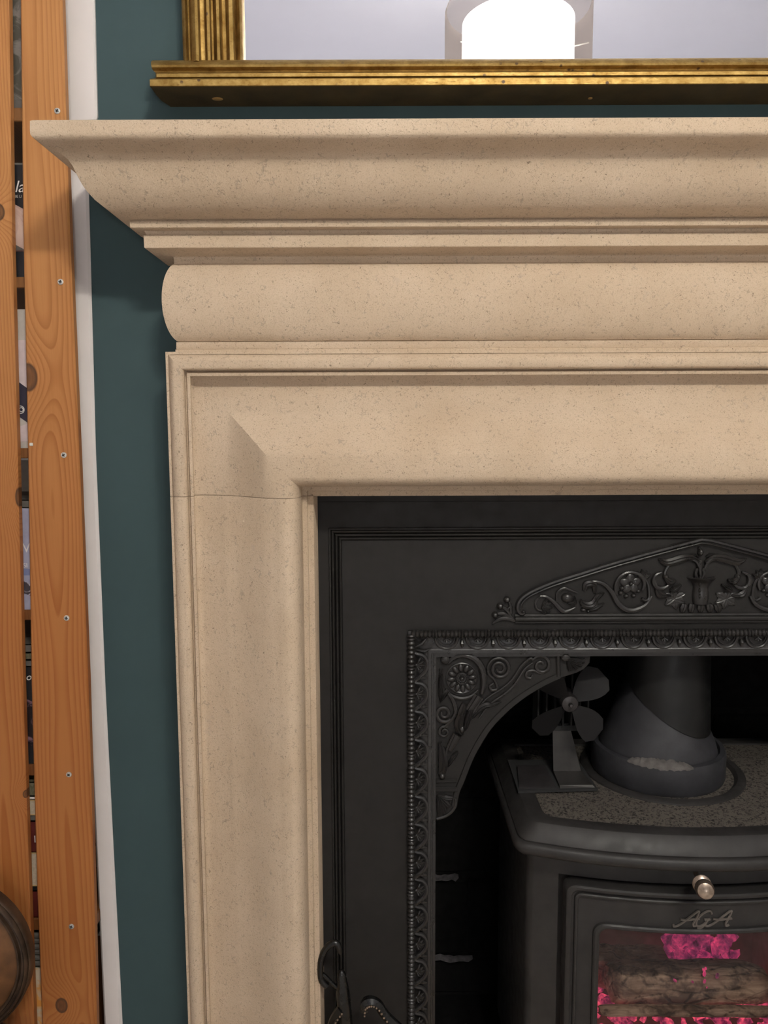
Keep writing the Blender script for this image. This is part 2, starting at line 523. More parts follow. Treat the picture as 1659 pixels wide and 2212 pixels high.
def lerp(a, b, t): return a + (b - a) * t
def sub(pts, k=6):
    """Catmull-Rom through the points"""
    P = [Vector(p) for p in pts]
    out = []
    for i in range(len(P) - 1):
        p0 = P[max(0, i - 1)]; p1 = P[i]; p2 = P[i + 1]; p3 = P[min(len(P) - 1, i + 2)]
        for j in range(k):
            t = j / k
            out.append(0.5 * ((2 * p1) + (p2 - p0) * t + (2 * p0 - 5 * p1 + 4 * p2 - p3) * t * t + (3 * p1 - p0 - 3 * p2 + p3) * t ** 3))
    out.append(P[-1])
    return out

# ------------------------------------------------------------------ main measures
LIP = on_y(357, 760, -0.08)                 # top left corner of the bolection
XL, ZT = LIP.x, LIP.z
XC = on_y(1512, 1300, -0.02).x              # centre line of the fireplace
HALF = XC - XL
YR = -0.02                                  # face of the iron insert
OPX0 = on_y(940, 1500, -0.015).x            # opening in the insert
OPX1 = 2 * XC - OPX0
OPZ = on_y(1000, 1410, -0.015).z
BRX = on_y(188, 1000, 0.0).x                # left edge of the chimney breast
BACK = 0.36
CEIL = 2.7
_q = on_y(1119, 20, LV)
LAMP_X, LAMP_Y = _q.x, -0.04 - LV + 0.03
LAMP_R = (on_y(1277, 20, LV).x - on_y(962, 20, LV).x) / 2
LZ1 = _q.z
LZ0 = LZ1 - 0.26

# ------------------------------------------------------------------ room shell
def struct(name, mb, mat):
    return tag(mb.build(name, mat), kind='structure')
RX0, RX1, RYB = -1.55, 2.5, -4.6
w = MB()
sx0, sx1, sz1 = XL + 0.12, 2 * XC - XL - 0.12, ZT - 0.12
w.box((BRX, 0, 0), (sx0, 0.03, CEIL))
w.box((sx1, 0, 0), (RX1, 0.03, CEIL))
w.box((sx0, 0, sz1), (sx1, 0.03, CEIL))
w.box((BRX, 0.03, 0), (BRX + 0.03, BACK, CEIL))
struct('wall_front', w, TEAL)
struct('wall_alcove', MB().box((RX0, BACK, 0), (RX1 + 0.05, BACK + 0.05, CEIL)), WALLP)
struct('wall_left', MB().box((RX0 - 0.05, RYB, 0), (RX0, BACK + 0.05, CEIL)), WALLP)
struct('wall_right', MB().box((RX1, RYB, 0), (RX1 + 0.05, BACK + 0.05, CEIL)), WALLP)
struct('wall_back', MB().box((RX0, RYB - 0.05, 0), (RX1 + 0.05, RYB, CEIL)), WALLP)
struct('ceiling', MB().box((RX0 - 0.05, RYB - 0.05, CEIL), (RX1 + 0.05, BACK + 0.05, CEIL + 0.05)), CEILP)
struct('floor', MB().box((RX0 - 0.05, RYB - 0.05, -0.08), (RX1 + 0.05, BACK + 0.05, -0.03)), FLOORM)
struct('hearth', MB().box((XL - 0.08, -0.45, -0.03), (2 * XC - XL + 0.08, -0.035, 0.0), 0.004), STONE)
struct('floor_firebox', MB().box((OPX0 - 0.06, -0.034, -0.03), (OPX1 + 0.06, BACK - 0.01, 0.0), 0.002), SOOT)

def tilted_board(name, left, right, y0, y1, mat):
    """upright strip whose edges follow two lists of (u, v) sightings on the plane y0"""
    L = [on_y(u, v, y0) for u, v in left]; Q = [on_y(u, v, y0) for u, v in right]
    b = 0.003
    rings = []
    for a, c in zip(L, Q):
        rings.append([(a.x, y1, a.z), (a.x, y0 + b, a.z), (a.x + b, y0, a.z), (c.x - b, y0, c.z), (c.x, y0 + b, c.z), (c.x, y1, c.z)])
    return MB().loft(rings, True, True, True)
struct('trim_1', tilted_board('trim_1', [(141, 330), (148, 420), (170, 975), (190, 1490), (224, 2215), (252, 2900)],
                              [(188, 330), (190, 420), (205, 975), (226, 1490), (263, 2215), (294, 2900)], -0.004, 0.0, WHITE), WHITE)
up_l = [on_y(u, v, -0.005) for u, v in [(121, -500), (134, 0), (141, 258), (142, 262)]]
up_r = [on_y(u, v, -0.005) for u, v in [(192, -500), (203, 0), (209, 250), (206, 258)]]
tb = MB()
tb.loft([[(a.x, 0, a.z), (a.x, -0.003, a.z), (a.x + 0.012, -0.005, a.z), (c.x - 0.002, -0.005, c.z), (c.x, -0.003, c.z), (c.x, 0, c.z)] for a, c in zip(up_l, up_r)], True, True, True)
struct('trim_2', tb, WHITE)

# fire chamber behind the insert: courses of soot-blackened blocks
def brick_wall(name, origin, udir, length, ndir, courses, blen, seed):
    rnd = random.Random(seed)
    o = Vector(origin); ud = Vector(udir); nd = Vector(ndir); zd = Vector((0, 0, 1))
    mb = MB()
    core = 0.02
    p = [o - nd * 0.035, o + ud * length - nd * 0.035, o + ud * length - nd * 0.006, o - nd * 0.006]
    z0, z1 = courses[0], courses[-1]
    mb.loft([[q + zd * z0 for q in p], [q + zd * z1 for q in p]], True, True, True)
    wall = mb.build(name, MORTAR)
    tag(wall, kind='structure')
    k = 0
    for ci in range(len(courses) - 1):
        za, zb = courses[ci] + 0.006, courses[ci + 1] - 0.006
        t = -blen * 0.5 if ci % 2 else 0.0
        while t < length - 0.01:
            a, b = max(0, t) + 0.004, min(length, t + blen) - 0.004
            t += blen
            if b - a < 0.02: continue
            pr = rnd.uniform(-0.002, 0.003)
            q = MB().box((a, 0, za), (b, 0.02, zb), 0.004)
            M = []
            for v in q.v:
                jit = Vector((0, 0, 0))
                M.append(o + ud * v.x + nd * (pr - v.y) + zd * v.z + jit)
            q.v = M
            q.build('brick', SOOT, wall)
    return wall
c0 = on_y(980, 1893, 0.3).z; c1 = on_y(980, 2063, 0.3).z
pc = c0 - c1
courses = [0.0, c1 - 0.004] + [c1 + pc * i for i in range(1, 7)]
CHX0, CHX1 = OPX0 - 0.03, OPX1 + 0.03
brick_wall('wall_firebox_back', (CHX0, 0.30, 0), (1, 0, 0), CHX1 - CHX0, (0, -1, 0), courses, 0.215, 3)
_bw = bpy.data.objects['wall_firebox_back']
LEDGE = plain('ash_grey_mortar_ledge', (0.075, 0.068, 0.072), 0.95, var=0.5, scale=90.0, bump=0.8, bscale=160.0)
for ci, ue in ((2, 990), (1, 1022)):
    m = MB(); rnd = random.Random(ci)
    xa_, xb_ = OPX0 - 0.01, on_y(ue, 1900, 0.3).x
    rings = []
    for i in range(13):
        x = lerp(xa_, xb_, i / 12); h_ = 0.0016 + 0.0036 * rnd.random() * (0.3 + i / 12); d_ = 0.006 + 0.006 * rnd.random()
        if i == 12: h_ *= 0.3; d_ *= 0.4
        z = courses[ci] + rnd.uniform(-0.002, 0.002)
        rings.append([(x, 0.302, z + h_), (x, 0.300 - d_ * 0.6, z + h_ * 0.7), (x, 0.298 - d_, z - h_ * 0.2), (x, 0.302, z - h_ * 0.8)])
    m.loft(rings, True, True, True).build('mortar_ledge', LEDGE, _bw)
brick_wall('wall_firebox_left', (CHX0, 0.01, 0), (0, 1, 0), 0.29, (1, 0, 0), courses, 0.145, 4)
brick_wall('wall_firebox_right', (CHX1, 0.01, 0), (0, 1, 0), 0.29, (-1, 0, 0), courses, 0.145, 5)
struct('ceiling_firebox', MB().box((CHX0 - 0.03, 0.0, courses[-1]), (CHX1 + 0.03, 0.34, courses[-1] + 0.03)), SOOT)

# ------------------------------------------------------------------ stone surround
sur = thing('fireplace_surround', (XC, 0, 0), 'pale speckled limestone fireplace surround with a moulded mantel shelf', 'fireplace')

def mitred(prof, name, mat, parent, yback=0.0, close_top=True):
    """profile (p, z) run along the left return, the front and the right return; p is the projection beyond the lip line"""
    rings = []
    yl = LIP.y
    xr = 2 * XC - XL
    for side in range(4):
        rg = []
        for (p, z) in prof:
            if side == 0: rg.append((XL - p, yback, z))
            elif side == 1: rg.append((XL - p, yl - p, z))
            elif side == 2: rg.append((xr + p, yl - p, z))
            else: rg.append((xr + p, yback, z))
        rings.append(rg)
    mb = MB().loft(rings, False)
    n = len(prof)
    # lids over top and bottom
    for i in (0, n - 1):
        q = [rings[k][i] for k in range(4)]
        mb.add(q, [(0, 1, 2, 3)])
    return mb.build(name, mat, parent)

shelf_prof = [(0.0995, 1.3440), (0.1012, 1.3428), (0.1016, 1.3330), (0.1014, 1.3295), (0.1002, 1.3275),
              (0.0950, 1.3248), (0.0903, 1.3226), (0.0840, 1.3200), (0.0783, 1.3170), (0.0745, 1.3135), (0.0712, 1.3080), (0.0688, 1.3013),
              (0.0665, 1.2955), (0.0642, 1.2905), (0.0608, 1.2850), (0.0556, 1.2786), (0.0480, 1.2724), (0.0400, 1.2682), (0.0335, 1.2658), (0.0250, 1.2644),
              (0.0245, 1.2632), (0.0268, 1.2630), (0.0273, 1.2625), (0.0272, 1.2565), (0.0266, 1.2559),
              (0.0150, 1.2556), (0.0132, 1.2515), (0.0152, 1.2510), (0.0158, 1.2502), (0.0156, 1.2372), (0.0150, 1.2365),
              (-0.0075, 1.2335), (-0.0105, 1.2318), (-0.0110, 1.2290)]
mitred(shelf_prof, 'mantel_shelf', STONE, sur)
fr = [(-0.0110, 1.2290), (-0.0108, 1.2262)]
for i in range(25):
    a = lerp(-1.30, 1.30, i / 24)
    fr.append((-0.0098 - 0.0010 + 0.0160 * (math.cos(a) - math.cos(1.30)) / (1 - math.cos(1.30)) * 0.78, 1.1800 - 0.0445 * math.sin(a) / math.sin(1.30)))
fr += [(-0.0105, 1.1352), (-0.0125, 1.1347), (-0.0125, 1.1340), (-0.0106, 1.1337), (-0.0104, 1.1262), (-0.0108, 1.1255), (-0.0095, 1.1250), (-0.0095, 1.1216)]
mitred(fr, 'frieze', STONE, sur)

def sx(u):                                   # distance in from the outer edge at the joint's height
    return u
bol_px = [(368, 0.0), (368, 0.0785), (368.8, 0.0798), (373.5, 0.080), (374.2, 0.0785), (375, 0.0800), (376.5, 0.083),
          (380, 0.0858), (386, 0.0882), (393, 0.0888), (400, 0.0872), (405, 0.0838), (407.5, 0.0785), (408.2, 0.0745), (411, 0.0745), (411.6, 0.0785), (412.3, 0.0795), (419, 0.0795), (419.6, 0.0785),
          (420.3, 0.0655), (425, 0.0632), (435, 0.0618), (448, 0.0620), (463, 0.0640), (478, 0.0668), (493, 0.0706), (508, 0.0760), (523, 0.0830), (538, 0.0910), (553, 0.0990), (568, 0.1065),
          (583, 0.1125), (598, 0.1165), (610, 0.1180), (622, 0.1172), (632, 0.1145), (640, 0.1100), (646, 0.1035), (650.5, 0.0950), (652.3, 0.0850),
          (652.8, 0.0830), (653.6, 0.0822), (663.5, 0.0822), (664.4, 0.0812), (664.6, 0.0758), (665.4, 0.0752), (677, 0.0752), (678, 0.0742), (678.2, 0.0)]
bol = []
for u, h in bol_px:
    x = on_y(u, 1075, -(h if h > 0.02 else 0.0752)).x
    if u < 369: x = on_y(368, 1075, -0.08).x
    bol.append((x, h))
x00 = bol[0][0]
bol = [(x - x00, h) for x, h in bol]
SIN = bol[-1][0]                             # how far in the opening edge lies
ZJ = on_y(450, 1069, -0.064).z               # the joint below the corner block
xr = 2 * XC - XL
def bol_ring(x, z, sx_, sz_):
    return [(x + sx_ * s_, -h, z + sz_ * s_) for s_, h in bol]
ends = lambda z: [[(XL + s_, -h, z) for s_, h in bol], [(xr - s_, -h, z) for s_, h in bol]]
lt = MB().loft([ends(ZJ)[0], bol_ring(XL, ZT, 1, -1), bol_ring(xr, ZT, -1, -1), ends(ZJ)[1]], True, True, True)
lt.build('lintel', STONE, sur)
for k in (0, 1):
    g = 0.0006
    a = ends(ZJ - g)[k]; b = ends(0.0)[k]
    a2 = [(p[0], p[1], p[2] - 0.0008) for p in a]
    ins = [((p[0]), p[1] + 0.0007 if p[1] < -0.001 else p[1], p[2]) for p in a]
    MB().loft([ins, a2, b], True, True, True).build('jamb', STONE, sur)
# the bed of mortar that shows as a hairline in the joint
for k in (0, 1):
    a = [(p[0], min(0.0, p[1] + 0.0012), p[2]) for p in ends(ZJ)[k]]; b = [(p[0], min(0.0, p[1] + 0.0012), p[2]) for p in ends(ZJ - 0.0006)[k]]
    MB().loft([a, b], True, True, True).build('joint_mortar', plain('joint_mortar', (0.24, 0.17, 0.12), 0.9), sur)

# ------------------------------------------------------------------ cast iron insert
ins = thing('cast_iron_insert', (XC, YR, 0), 'black cast-iron fireplace insert with relief pediment and beaded opening', 'fireplace insert')
def W(u, v, h=0.0):
    return on_y(u, v, YR - h)
IX0 = XL + SIN - 0.02; IZ1 = ZT - SIN + 0.02
fx0 = W(744, 1700).x; fz1 = W(1000, 1166).z        # flat field inside the reeds
bx0 = W(877, 1700).x; bz1 = W(1000, 1356).z        # outer edge of the beaded border
pl = MB()
def u_frame(prof, x0, z1, closed=False):
    """(s, h) profile run up the left side, across the top and down the right; s goes inwards"""
    rings = [[(x0 + s_, YR - h, 0.0) for s_, h in prof], [(x0 + s_, YR - h, z1 - s_) for s_, h in prof],
             [(2 * XC - x0 - s_, YR - h, z1 - s_) for s_, h in prof], [(2 * XC - x0 - s_, YR - h, 0.0) for s_, h in prof]]
    return MB().loft(rings, closed)
rim_w = fx0 - IX0
e0 = W(719, 1700).x - IX0
pf = [(0, -0.018), (0, 0.0035), (e0 - 0.0015, 0.0035), (e0 - 0.0008, 0.0062), (e0 + 0.0012, 0.0066)]
base_s = e0 + 0.0012
rw = (rim_w - base_s) / 3
for i in range(3):
    hh = 0.0062 - i * 0.0014
    pf += [(base_s + rw * i + 0.0002, hh - 0.004)]
    for a in (20, 55, 90, 125, 160):
        pf.append((base_s + rw * (i + 0.5 - 0.40 * math.cos(R(a))), hh - 0.003 + 0.0034 * math.sin(R(a))))
    pf += [(base_s + rw * (i + 1) - 0.0002, hh - 0.006)]
pf += [(rim_w, -0.002), (rim_w + 0.0012, 0.0)]
u_frame(pf, IX0, fz1 + rim_w).build('reeded_border', IRON, ins)
MB().box((IX0, YR - 0.0035, fz1 + rim_w - 0.0005), (2 * XC - IX0, YR + 0.018, IZ1)).build('top_band', IRON, ins)
fw_ = bx0 - fx0
fld = [(rim_w, 0.0), (rim_w + 0.02, 0.0), (bx0 - IX0 + 0.003, 0.0), (bx0 - IX0 + 0.003, -0.010)]
zt_gap = (IZ1 - bz1) - (bx0 - IX0)
rings = []
for (x, z) in ((0, 0), (1, 1), (2, 1), (3, 0)): pass
def field_plate():
    a = [(fx0, 0), (fx0, fz1), (2 * XC - fx0, fz1), (2 * XC - fx0, 0)]
    b = [(bx0 + 0.003, 0), (bx0 + 0.003, bz1 - 0.003), (2 * XC - bx0 - 0.003, bz1 - 0.003), (2 * XC - bx0 - 0.003, 0)]
    m = MB()
    A = [(x, YR, z) for x, z in a]; B = [(x, YR, z) for x, z in b]
    A2 = [(x, YR + 0.01, z) for x, z in a]; B2 = [(x, YR + 0.01, z) for x, z in b]
    m.loft([A2, A, B, B2], False)
    return m
field_plate().build('field_plate', IRON, ins)
# beaded border: sunk line, cove, inner fillets
bw = OPX0 - bx0
u0 = on_y(877, 1700, YR).x
s_of = lambda u: W(u, 1700, 0.008).x - W(877, 1700, 0.008).x
bprof = [(0, 0.0), (0.0012, -0.003), (s_of(881), -0.003), (s_of(882), 0.004), (s_of(895), 0.004), (s_of(896), -0.001), (s_of(901), -0.003), (s_of(908), -0.003), (s_of(915), -0.001), (s_of(922), 0.0005), (s_of(925), 0.0022), (s_of(931), 0.0024),
         (s_of(932), 0.0004), (s_of(935), 0.0004), (s_of(936), -0.003), (s_of(942), -0.003), (s_of(942.5), -0.012)]
u_frame(bprof, bx0, bz1).build('opening_border', IRONR, ins)
# bead and reel strip (one moulding: the beads are only a few pixels)
def bead_strip(p0, p1, n_units):
    p0, p1 = Vector(p0), Vector(p1)
    L = (p1 - p0).length
    path, rad = [], []
    unit = L / n_units
    r = 0.0050
    for k in range(n_units):
        # per unit: four beads and a pair of thin reels
        for j in range(7):
            wj = [0.155, 0.155, 0.155, 0.155, 0.155, 0.1125, 0.1125][j]; st = [0, 0.155, 0.31, 0.465, 0.62, 0.775, 0.8875][j]
            for q in (0.0, 0.18, 0.5, 0.82):
                path.append(p0.lerp(p1, (k + st + wj * q) / n_units))
                rad.append(r * (0.62 if q == 0 else (0.9 if q != 0.5 else 1.06)) * (1.12 if j > 4 else 1.0))
    return MB().tube(path, rad, 10)
bxm = bx0 + s_of(888); bzm = bz1 - s_of(888)
vp = (on_y(908, 1438, YR - 0.01).z - on_y(908, 2161, YR - 0.01).z) / 12
bs = MB()
nL = int((bzm) / vp)
bs.merge(bead_strip((bxm, YR - 0.0055, bzm - nL * vp), (bxm, YR - 0.0055, bzm), nL))
bs.merge(bead_strip((bxm, YR - 0.0055, bzm), (2 * XC - bxm, YR - 0.0055, bzm), 22))
bs.merge(bead_strip((2 * XC - bxm, YR - 0.0055, bzm), (2 * XC - bxm, YR - 0.0055, bzm - nL * vp), nL))
tag(bs.build('bead_moulding', IRONR, ins), kind='stuff')

# shell motif for the sides: rope loop open towards the beads, palmette inside, pointed leaf between
def shell_motif(p, wd_):
    m = MB()
    h2 = p * 0.37
    loop = [(-0.004, 0, h2 * 1.25), (0.002, 0, h2 * 1.02), (wd_ * 0.55, 0, h2 * 0.92), (wd_ * 0.88, 0, h2 * 0.55), (wd_, 0, 0), (wd_ * 0.88, 0, -h2 * 0.5), (wd_ * 0.58, 0, -h2 * 0.95), (0.002, 0, -h2 * 1.35), (-0.004, 0, -h2 * 1.6)]
    pts = sub(loop, 4)
    m.tube(pts, [0.0029] * len(pts), 7)
    for k in range(5):
        a = R(-62 + 31 * k)
        q = [(wd_ * 0.12, -0.001, 0), (wd_ * 0.45 * math.cos(a) + wd_ * 0.08, -0.0024, wd_ * 0.42 * math.sin(a)), (wd_ * 0.70 * math.cos(a) + wd_ * 0.08, -0.0005, wd_ * 0.62 * math.sin(a))]
        m.tube(q, [0.0006, 0.0019, 0.0008], 6)
    m.blob((wd_ * 0.1, -0.001, 0), (0.0022, 0.0022, 0.0022), 6, 4)
    m.tube([(wd_ * 0.25, 0.0, -p * 0.5 + 0.001), (wd_ * 0.65, -0.002, -p * 0.5 + 0.003), (wd_ * 1.02, -0.0008, -p * 0.5 + 0.0015)], [0.0009, 0.0028, 0.0006], 6, flat=0.7)
    return m
mwd = s_of(923) - s_of(897)
sm = shell_motif(vp, mwd).mesh('leaf_motif', IRONR)
xm = bx0 + s_of(897)
ztop = on_y(908, 1438, YR - 0.005).z
k = 0
while ztop - k * vp > 0.03:
    z = ztop - k * vp
    place('leaf_motif', sm, ins, (xm, YR - 0.0008, z))
    place('leaf_motif', sm, ins, (2 * XC - xm, YR - 0.0008, z), scale=(-1, 1, 1))
    k += 1
# half-round motifs under the top bead
def arc_motif(p, d):
    m = MB()
    pts = [(p * 0.36 * math.cos(a), 0, -d * 1.0 * math.sin(a)) for a in [PI * i / 12 for i in range(13)]]
    m.tube(pts, 0.0019, 7)
    pts = [(p * 0.27 * math.cos(a), -0.0002, -d * 0.72 * math.sin(a)) for a in [PI * i / 10 for i in range(11)]]
    m.tube(pts, 0.0008, 6)
    for a in (-50, 0, 50):
        m.tube([(0, -0.0005, -d * 0.12), (d * 0.35 * math.sin(R(a)), -0.0018, -d * 0.12 - d * 0.3 * math.cos(R(a)))], [0.0012, 0.0016], 6)
    m.tube([(p * 0.5, 0.001, -d * 0.30), (p * 0.5, -0.0006, -d * 0.55), (p * 0.5, 0.001, -d * 1.02)], [0.0012, 0.0030, 0.0004], 6, flat=0.7)
    return m
up_ = W(1639, 1390, 0.005).x - W(1100, 1390, 0.005).x
up_ /= 8
am = arc_motif(up_, mwd * 0.98).mesh('leaf_motif', IRONR)
x0m = W(1100, 1390, 0.005).x
zc = bz1 - s_of(897)
i = -2
while x0m + i * up_ < 2 * XC - bx0 - 0.03:
    place('leaf_motif', am, ins, (x0m + i * up_, YR - 0.0006, zc)); i += 1
# corner leaves of the border
for sgn in (1, -1):
    c = MB()
    a = Vector((bx0 + s_of(897), YR - 0.001, bz1 - s_of(918))); b = Vector((bx0 + s_of(922), YR - 0.001, bz1 - s_of(898)))
    c.tube([a, a.lerp(b, 0.5) + Vector((0.001, -0.002, -0.0015)), b], [0.0016, 0.0026, 0.0012], 7)
    c.tube([a + Vector((0.001, 0, -0.004)), a + Vector((0.012, -0.002, -0.005)), a + Vector((0.022, 0, -0.0015))], [0.001, 0.0026, 0.0006], 6)
    (c if sgn == 1 else c.mirrored(XC)).build('corner_leaf', IRONR, ins)

# ---- relief helpers, laid out on the iron face
def rel(pts, h, r, n=8, k=5, flat=1.0):
    P = sub([W(u, v, h * 1.35) for u, v in pts], k)
    r = [q * 1.14 for q in r] if isinstance(r, (list, tuple)) else r * 1.14
    if isinstance(r, (list, tuple)):
        m_ = len(P); rr = []
        for i in range(m_):
            t = i / (m_ - 1) * (len(r) - 1); j = min(int(t), len(r) - 2)
            rr.append(lerp(r[j], r[j + 1], t - j))
        r = rr
    return MB().tube(P, r, n, flat=flat)
def spiral_px(cu, cv, r0, r1, a0, turns, n=26):
    return [(cu + lerp(r0, r1, i / n) * math.cos(R(a0) + 2 * PI * turns * i / n), cv + lerp(r0, r1, i / n) * math.sin(R(a0) + 2 * PI * turns * i / n)) for i in range(n + 1)]
def leaf_px(pts, widths, h0=0.001, rise=0.004, lobes=0):
    """a leaf along px points: raised midrib, edges down on the plate"""
    P = sub([W(u, v, 0) for u, v in pts], 5)
    n = len(P)
    rows = []
    for i, p in enumerate(P):
        t = i / (n - 1); q = t * (len(widths) - 1); j = min(int(q), len(widths) - 2)
        wd2 = lerp(widths[j], widths[j + 1], q - j) * 0.00056
        if lobes: wd2 *= 0.78 + 0.22 * abs(math.sin(t * PI * lobes)) ** 0.6
        tg = (P[min(n - 1, i + 1)] - P[max(0, i - 1)]).normalized()
        nr = Vector((-tg.z, 0, tg.x))
        lift = 1.4 * rise * math.sin(PI * (0.12 + 0.8 * t)) ** 0.7
        rows.append([p - nr * wd2 + Vector((0, 0.002, 0)), p - nr * wd2 * 0.9 + Vector((0, -h0 - lift * 0.45, 0)), p - nr * wd2 * 0.35 + Vector((0, -h0 - lift * 0.8, 0)), p + Vector((0, -h0 - lift * 0.55, 0)),
                     p + nr * wd2 * 0.35 + Vector((0, -h0 - lift * 0.8, 0)), p + nr * wd2 * 0.9 + Vector((0, -h0 - lift * 0.45, 0)), p + nr * wd2 + Vector((0, 0.002, 0))])
    return MB().loft(rows, False)
def blob_px(u, v, ru, rv=None, h=0.003):
    rv = rv or ru
    return MB().blob(W(u, v, 0.0005), (ru * 0.00057, h * 1.3, rv * 0.00057), 10, 7)
def flower_px(u, v, r, petals, h=0.004):
    m = MB()
    c = W(u, v, 0)
    for k in range(petals):
        a = 2 * PI * k / petals + 0.35
        q = c + Vector((math.cos(a), 0, math.sin(a))) * r * 0.00057 * 0.58
        rot = Matrix.Rotation(-a, 3, 'Y')
        m.blob(q + Vector((0, -h * 0.5, 0)), (r * 0.00057 * 0.52, h * 0.42, r * 0.00057 * 0.44), 8, 6, rot)
    m.blob(c + Vector((0, -h * 0.9, 0)), (r * 0.00057 * 0.2, h * 0.5, r * 0.00057 * 0.2), 8, 6)
    return m

# ---- pediment
ped = thing('pediment', (0, 0, 0), None, None)
ped.parent = ins
ped.location = (0, 0, 0)
def both(mb, name, mat=IRONR, parent=ped):
    mb.build(name, mat, parent)
    mb.mirrored(XC).build(name, mat, parent)
rake = [(1512, 1160), (1420, 1184), (1320, 1212), (1253, 1233), (1196, 1251), (1154, 1268), (1128, 1283), (1115, 1299), (1113, 1315), (1121, 1327), (1132, 1327), (1134, 1319), (1128, 1317)]
rk_prof = [(0, -0.001), (0, 0.004), (0.0012, 0.0062), (0.0036, 0.0068), (0.0046, 0.0054), (0.0050, 0.0022), (0.0058, 0.0022), (0.0062, 0.0050), (0.0074, 0.0058), (0.0086, 0.0046), (0.0090, -0.001)]
half = [W(p.x, p.y, 0) for p in sub([(u, v, 0) for u, v in rake], 5)]
full = [p.copy() for p in reversed(half)] + [Vector((2 * XC - p.x, p.y, p.z)) for p in half[1:]]
rings = []
for i, p in enumerate(full):
    tg = (full[min(len(full) - 1, i + 1)] - full[max(0, i - 1)]).normalized()
    nr = Vector((tg.z, 0, -tg.x))
    d_ = min(i, len(full) - 1 - i)
    tp_ = 1.0 if d_ > 5 else lerp(0.32, 1.0, d_ / 5)
    rings.append([p + nr * o_ * tp_ + Vector((0, -h_ * (0.5 + 0.5 * tp_), 0)) for o_, h_ in rk_prof])
MB().loft(rings, False, True, True).build('raking_moulding', IRONR, ped)
zb0, zb1 = W(1300, 1345).z, W(1300, 1325).z
xb0 = W(1112, 1336).x
bmp = []
for q, h_ in [(0.0, -0.001), (0.0, 0.0035), (0.0008, 0.0045), (0.0025, 0.0045), (0.003, 0.0030), (0.0035, 0.0055), (0.0062, 0.0062), (0.0085, 0.0052), (0.0090, 0.003), (0.0098, 0.0036), (zb1 - zb0, 0.0022), (zb1 - zb0, -0.001)]:
    bmp.append((q, h_))
MB().loft([[(x, YR - h_, zb0 + q) for q, h_ in bmp] for x in (xb0, 2 * XC - xb0)], False, True, True).build('base_moulding', IRON, ped)
# finial buds at the foot
fb = MB()
for (u, v), st in (((1095, 1295), [(1104, 1325), (1103, 1308), (1097, 1297)]), ((1080, 1309), [(1103, 1328), (1093, 1316), (1082, 1311)]), ((1069, 1328), [(1104, 1335), (1088, 1326), (1073, 1326)])):
    fb.merge(rel(st, 0.001, [0.002, 0.0022, 0.0014], 7))
    fb.merge(blob_px(u, v, 8, 8, 0.0048))
fb.merge(rel([(1118, 1342), (1095, 1336), (1078, 1338), (1064, 1347)], 0.001, [0.002, 0.0028, 0.0022, 0.0012], 7))
fb.merge(rel([(1110, 1338), (1099, 1325), (1098, 1315), (1106, 1307)], 0.0012, [0.0018, 0.0014, 0.0012], 7))
both(fb, 'finial')
sc = MB()   # small scrolls near the foot
sc.merge(rel([(1166, 1288), (1180, 1289), (1195, 1299), (1212, 1317), (1224, 1320), (1243, 1312)], 0.0015, [0.0012, 0.0018, 0.0026, 0.0030, 0.0026, 0.0008], 8))
sc.merge(rel([(1203, 1300), (1204, 1280), (1218, 1270), (1233, 1275), (1248, 1281)], 0.0015, [0.0014, 0.0018, 0.0018, 0.0014, 0.0008], 8))
sc.merge(rel([(1166, 1290), (1157, 1300), (1160, 1315), (1172, 1320)], 0.0012, [0.0012, 0.0015, 0.0013], 7))
both(sc, 'scroll')
fl = MB()
for k in range(5):
    a = R(-60 + 33 * k)
    fl.merge(leaf_px([(1170, 1312), (1170 + 14 * math.cos(a), 1310 + 12 * math.sin(a)), (1170 + 24 * math.cos(a), 1309 + 19 * math.sin(a))], [2, 5, 1], 0.001, 0.003))
both(fl, 'palmette')
bud = blob_px(1225, 1291, 14, 12, 0.005)
bud.merge(leaf_px([(1226, 1302), (1240, 1300), (1241, 1287)], [3, 6, 1], 0.002, 0.004))
both(bud, 'bud')
lf = MB()   # curled leaf between the scrolls
lf.merge(leaf_px([(1262, 1276), (1266, 1262), (1282, 1262), (1284, 1280)], [4, 9, 8, 3], 0.0015, 0.004))
lf.merge(leaf_px([(1253, 1295), (1262, 1305), (1280, 1304), (1290, 1282)], [3, 9, 10, 3], 0.0015, 0.0045))
lf.merge(leaf_px([(1270, 1318), (1285, 1312), (1305, 1302)], [3, 9, 1], 0.001, 0.004, 3))
lf.merge(leaf_px([(1284, 1300), (1290, 1288), (1304, 1279)], [3, 7, 2], 0.002, 0.004))
lf.merge(blob_px(1260, 1317, 7, 5, 0.003))
lf.merge(blob_px(1270, 1320, 4, 4, 0.0025))
both(lf, 'curled_leaf')
big = MB()  # large scroll round a flower
big.merge(rel([(1268, 1258), (1285, 1256), (1305, 1262), (1322, 1280), (1335, 1303), (1352, 1316), (1372, 1317), (1395, 1306), (1408, 1288)], 0.0018, [0.0012, 0.0020, 0.0024, 0.0030, 0.0034, 0.0034, 0.0030, 0.0026, 0.0014], 8))
big.merge(rel([(1331, 1284), (1330, 1262), (1342, 1243), (1362, 1236), (1384, 1243), (1392, 1260), (1388, 1275)], 0.0018, [0.0022, 0.0022, 0.0020, 0.0020, 0.0022, 0.0018], 8))
big.merge(rel([(1386, 1293), (1394, 1297), (1402, 1290), (1400, 1262), (1392, 1248)], 0.0015, [0.0020, 0.0016, 0.0018, 0.0012], 7))
for (u, v) in ((1376, 1234), (1386, 1229), (1397, 1232), (1405, 1240)):
    big.merge(leaf_px([(1388, 1250), ((1388 + u) / 2, (1250 + v) / 2), (u, v)], [4, 6, 1], 0.001, 0.003))
both(big, 'scroll')
fl2 = flower_px(1361, 1260, 22, 5, 0.0045)
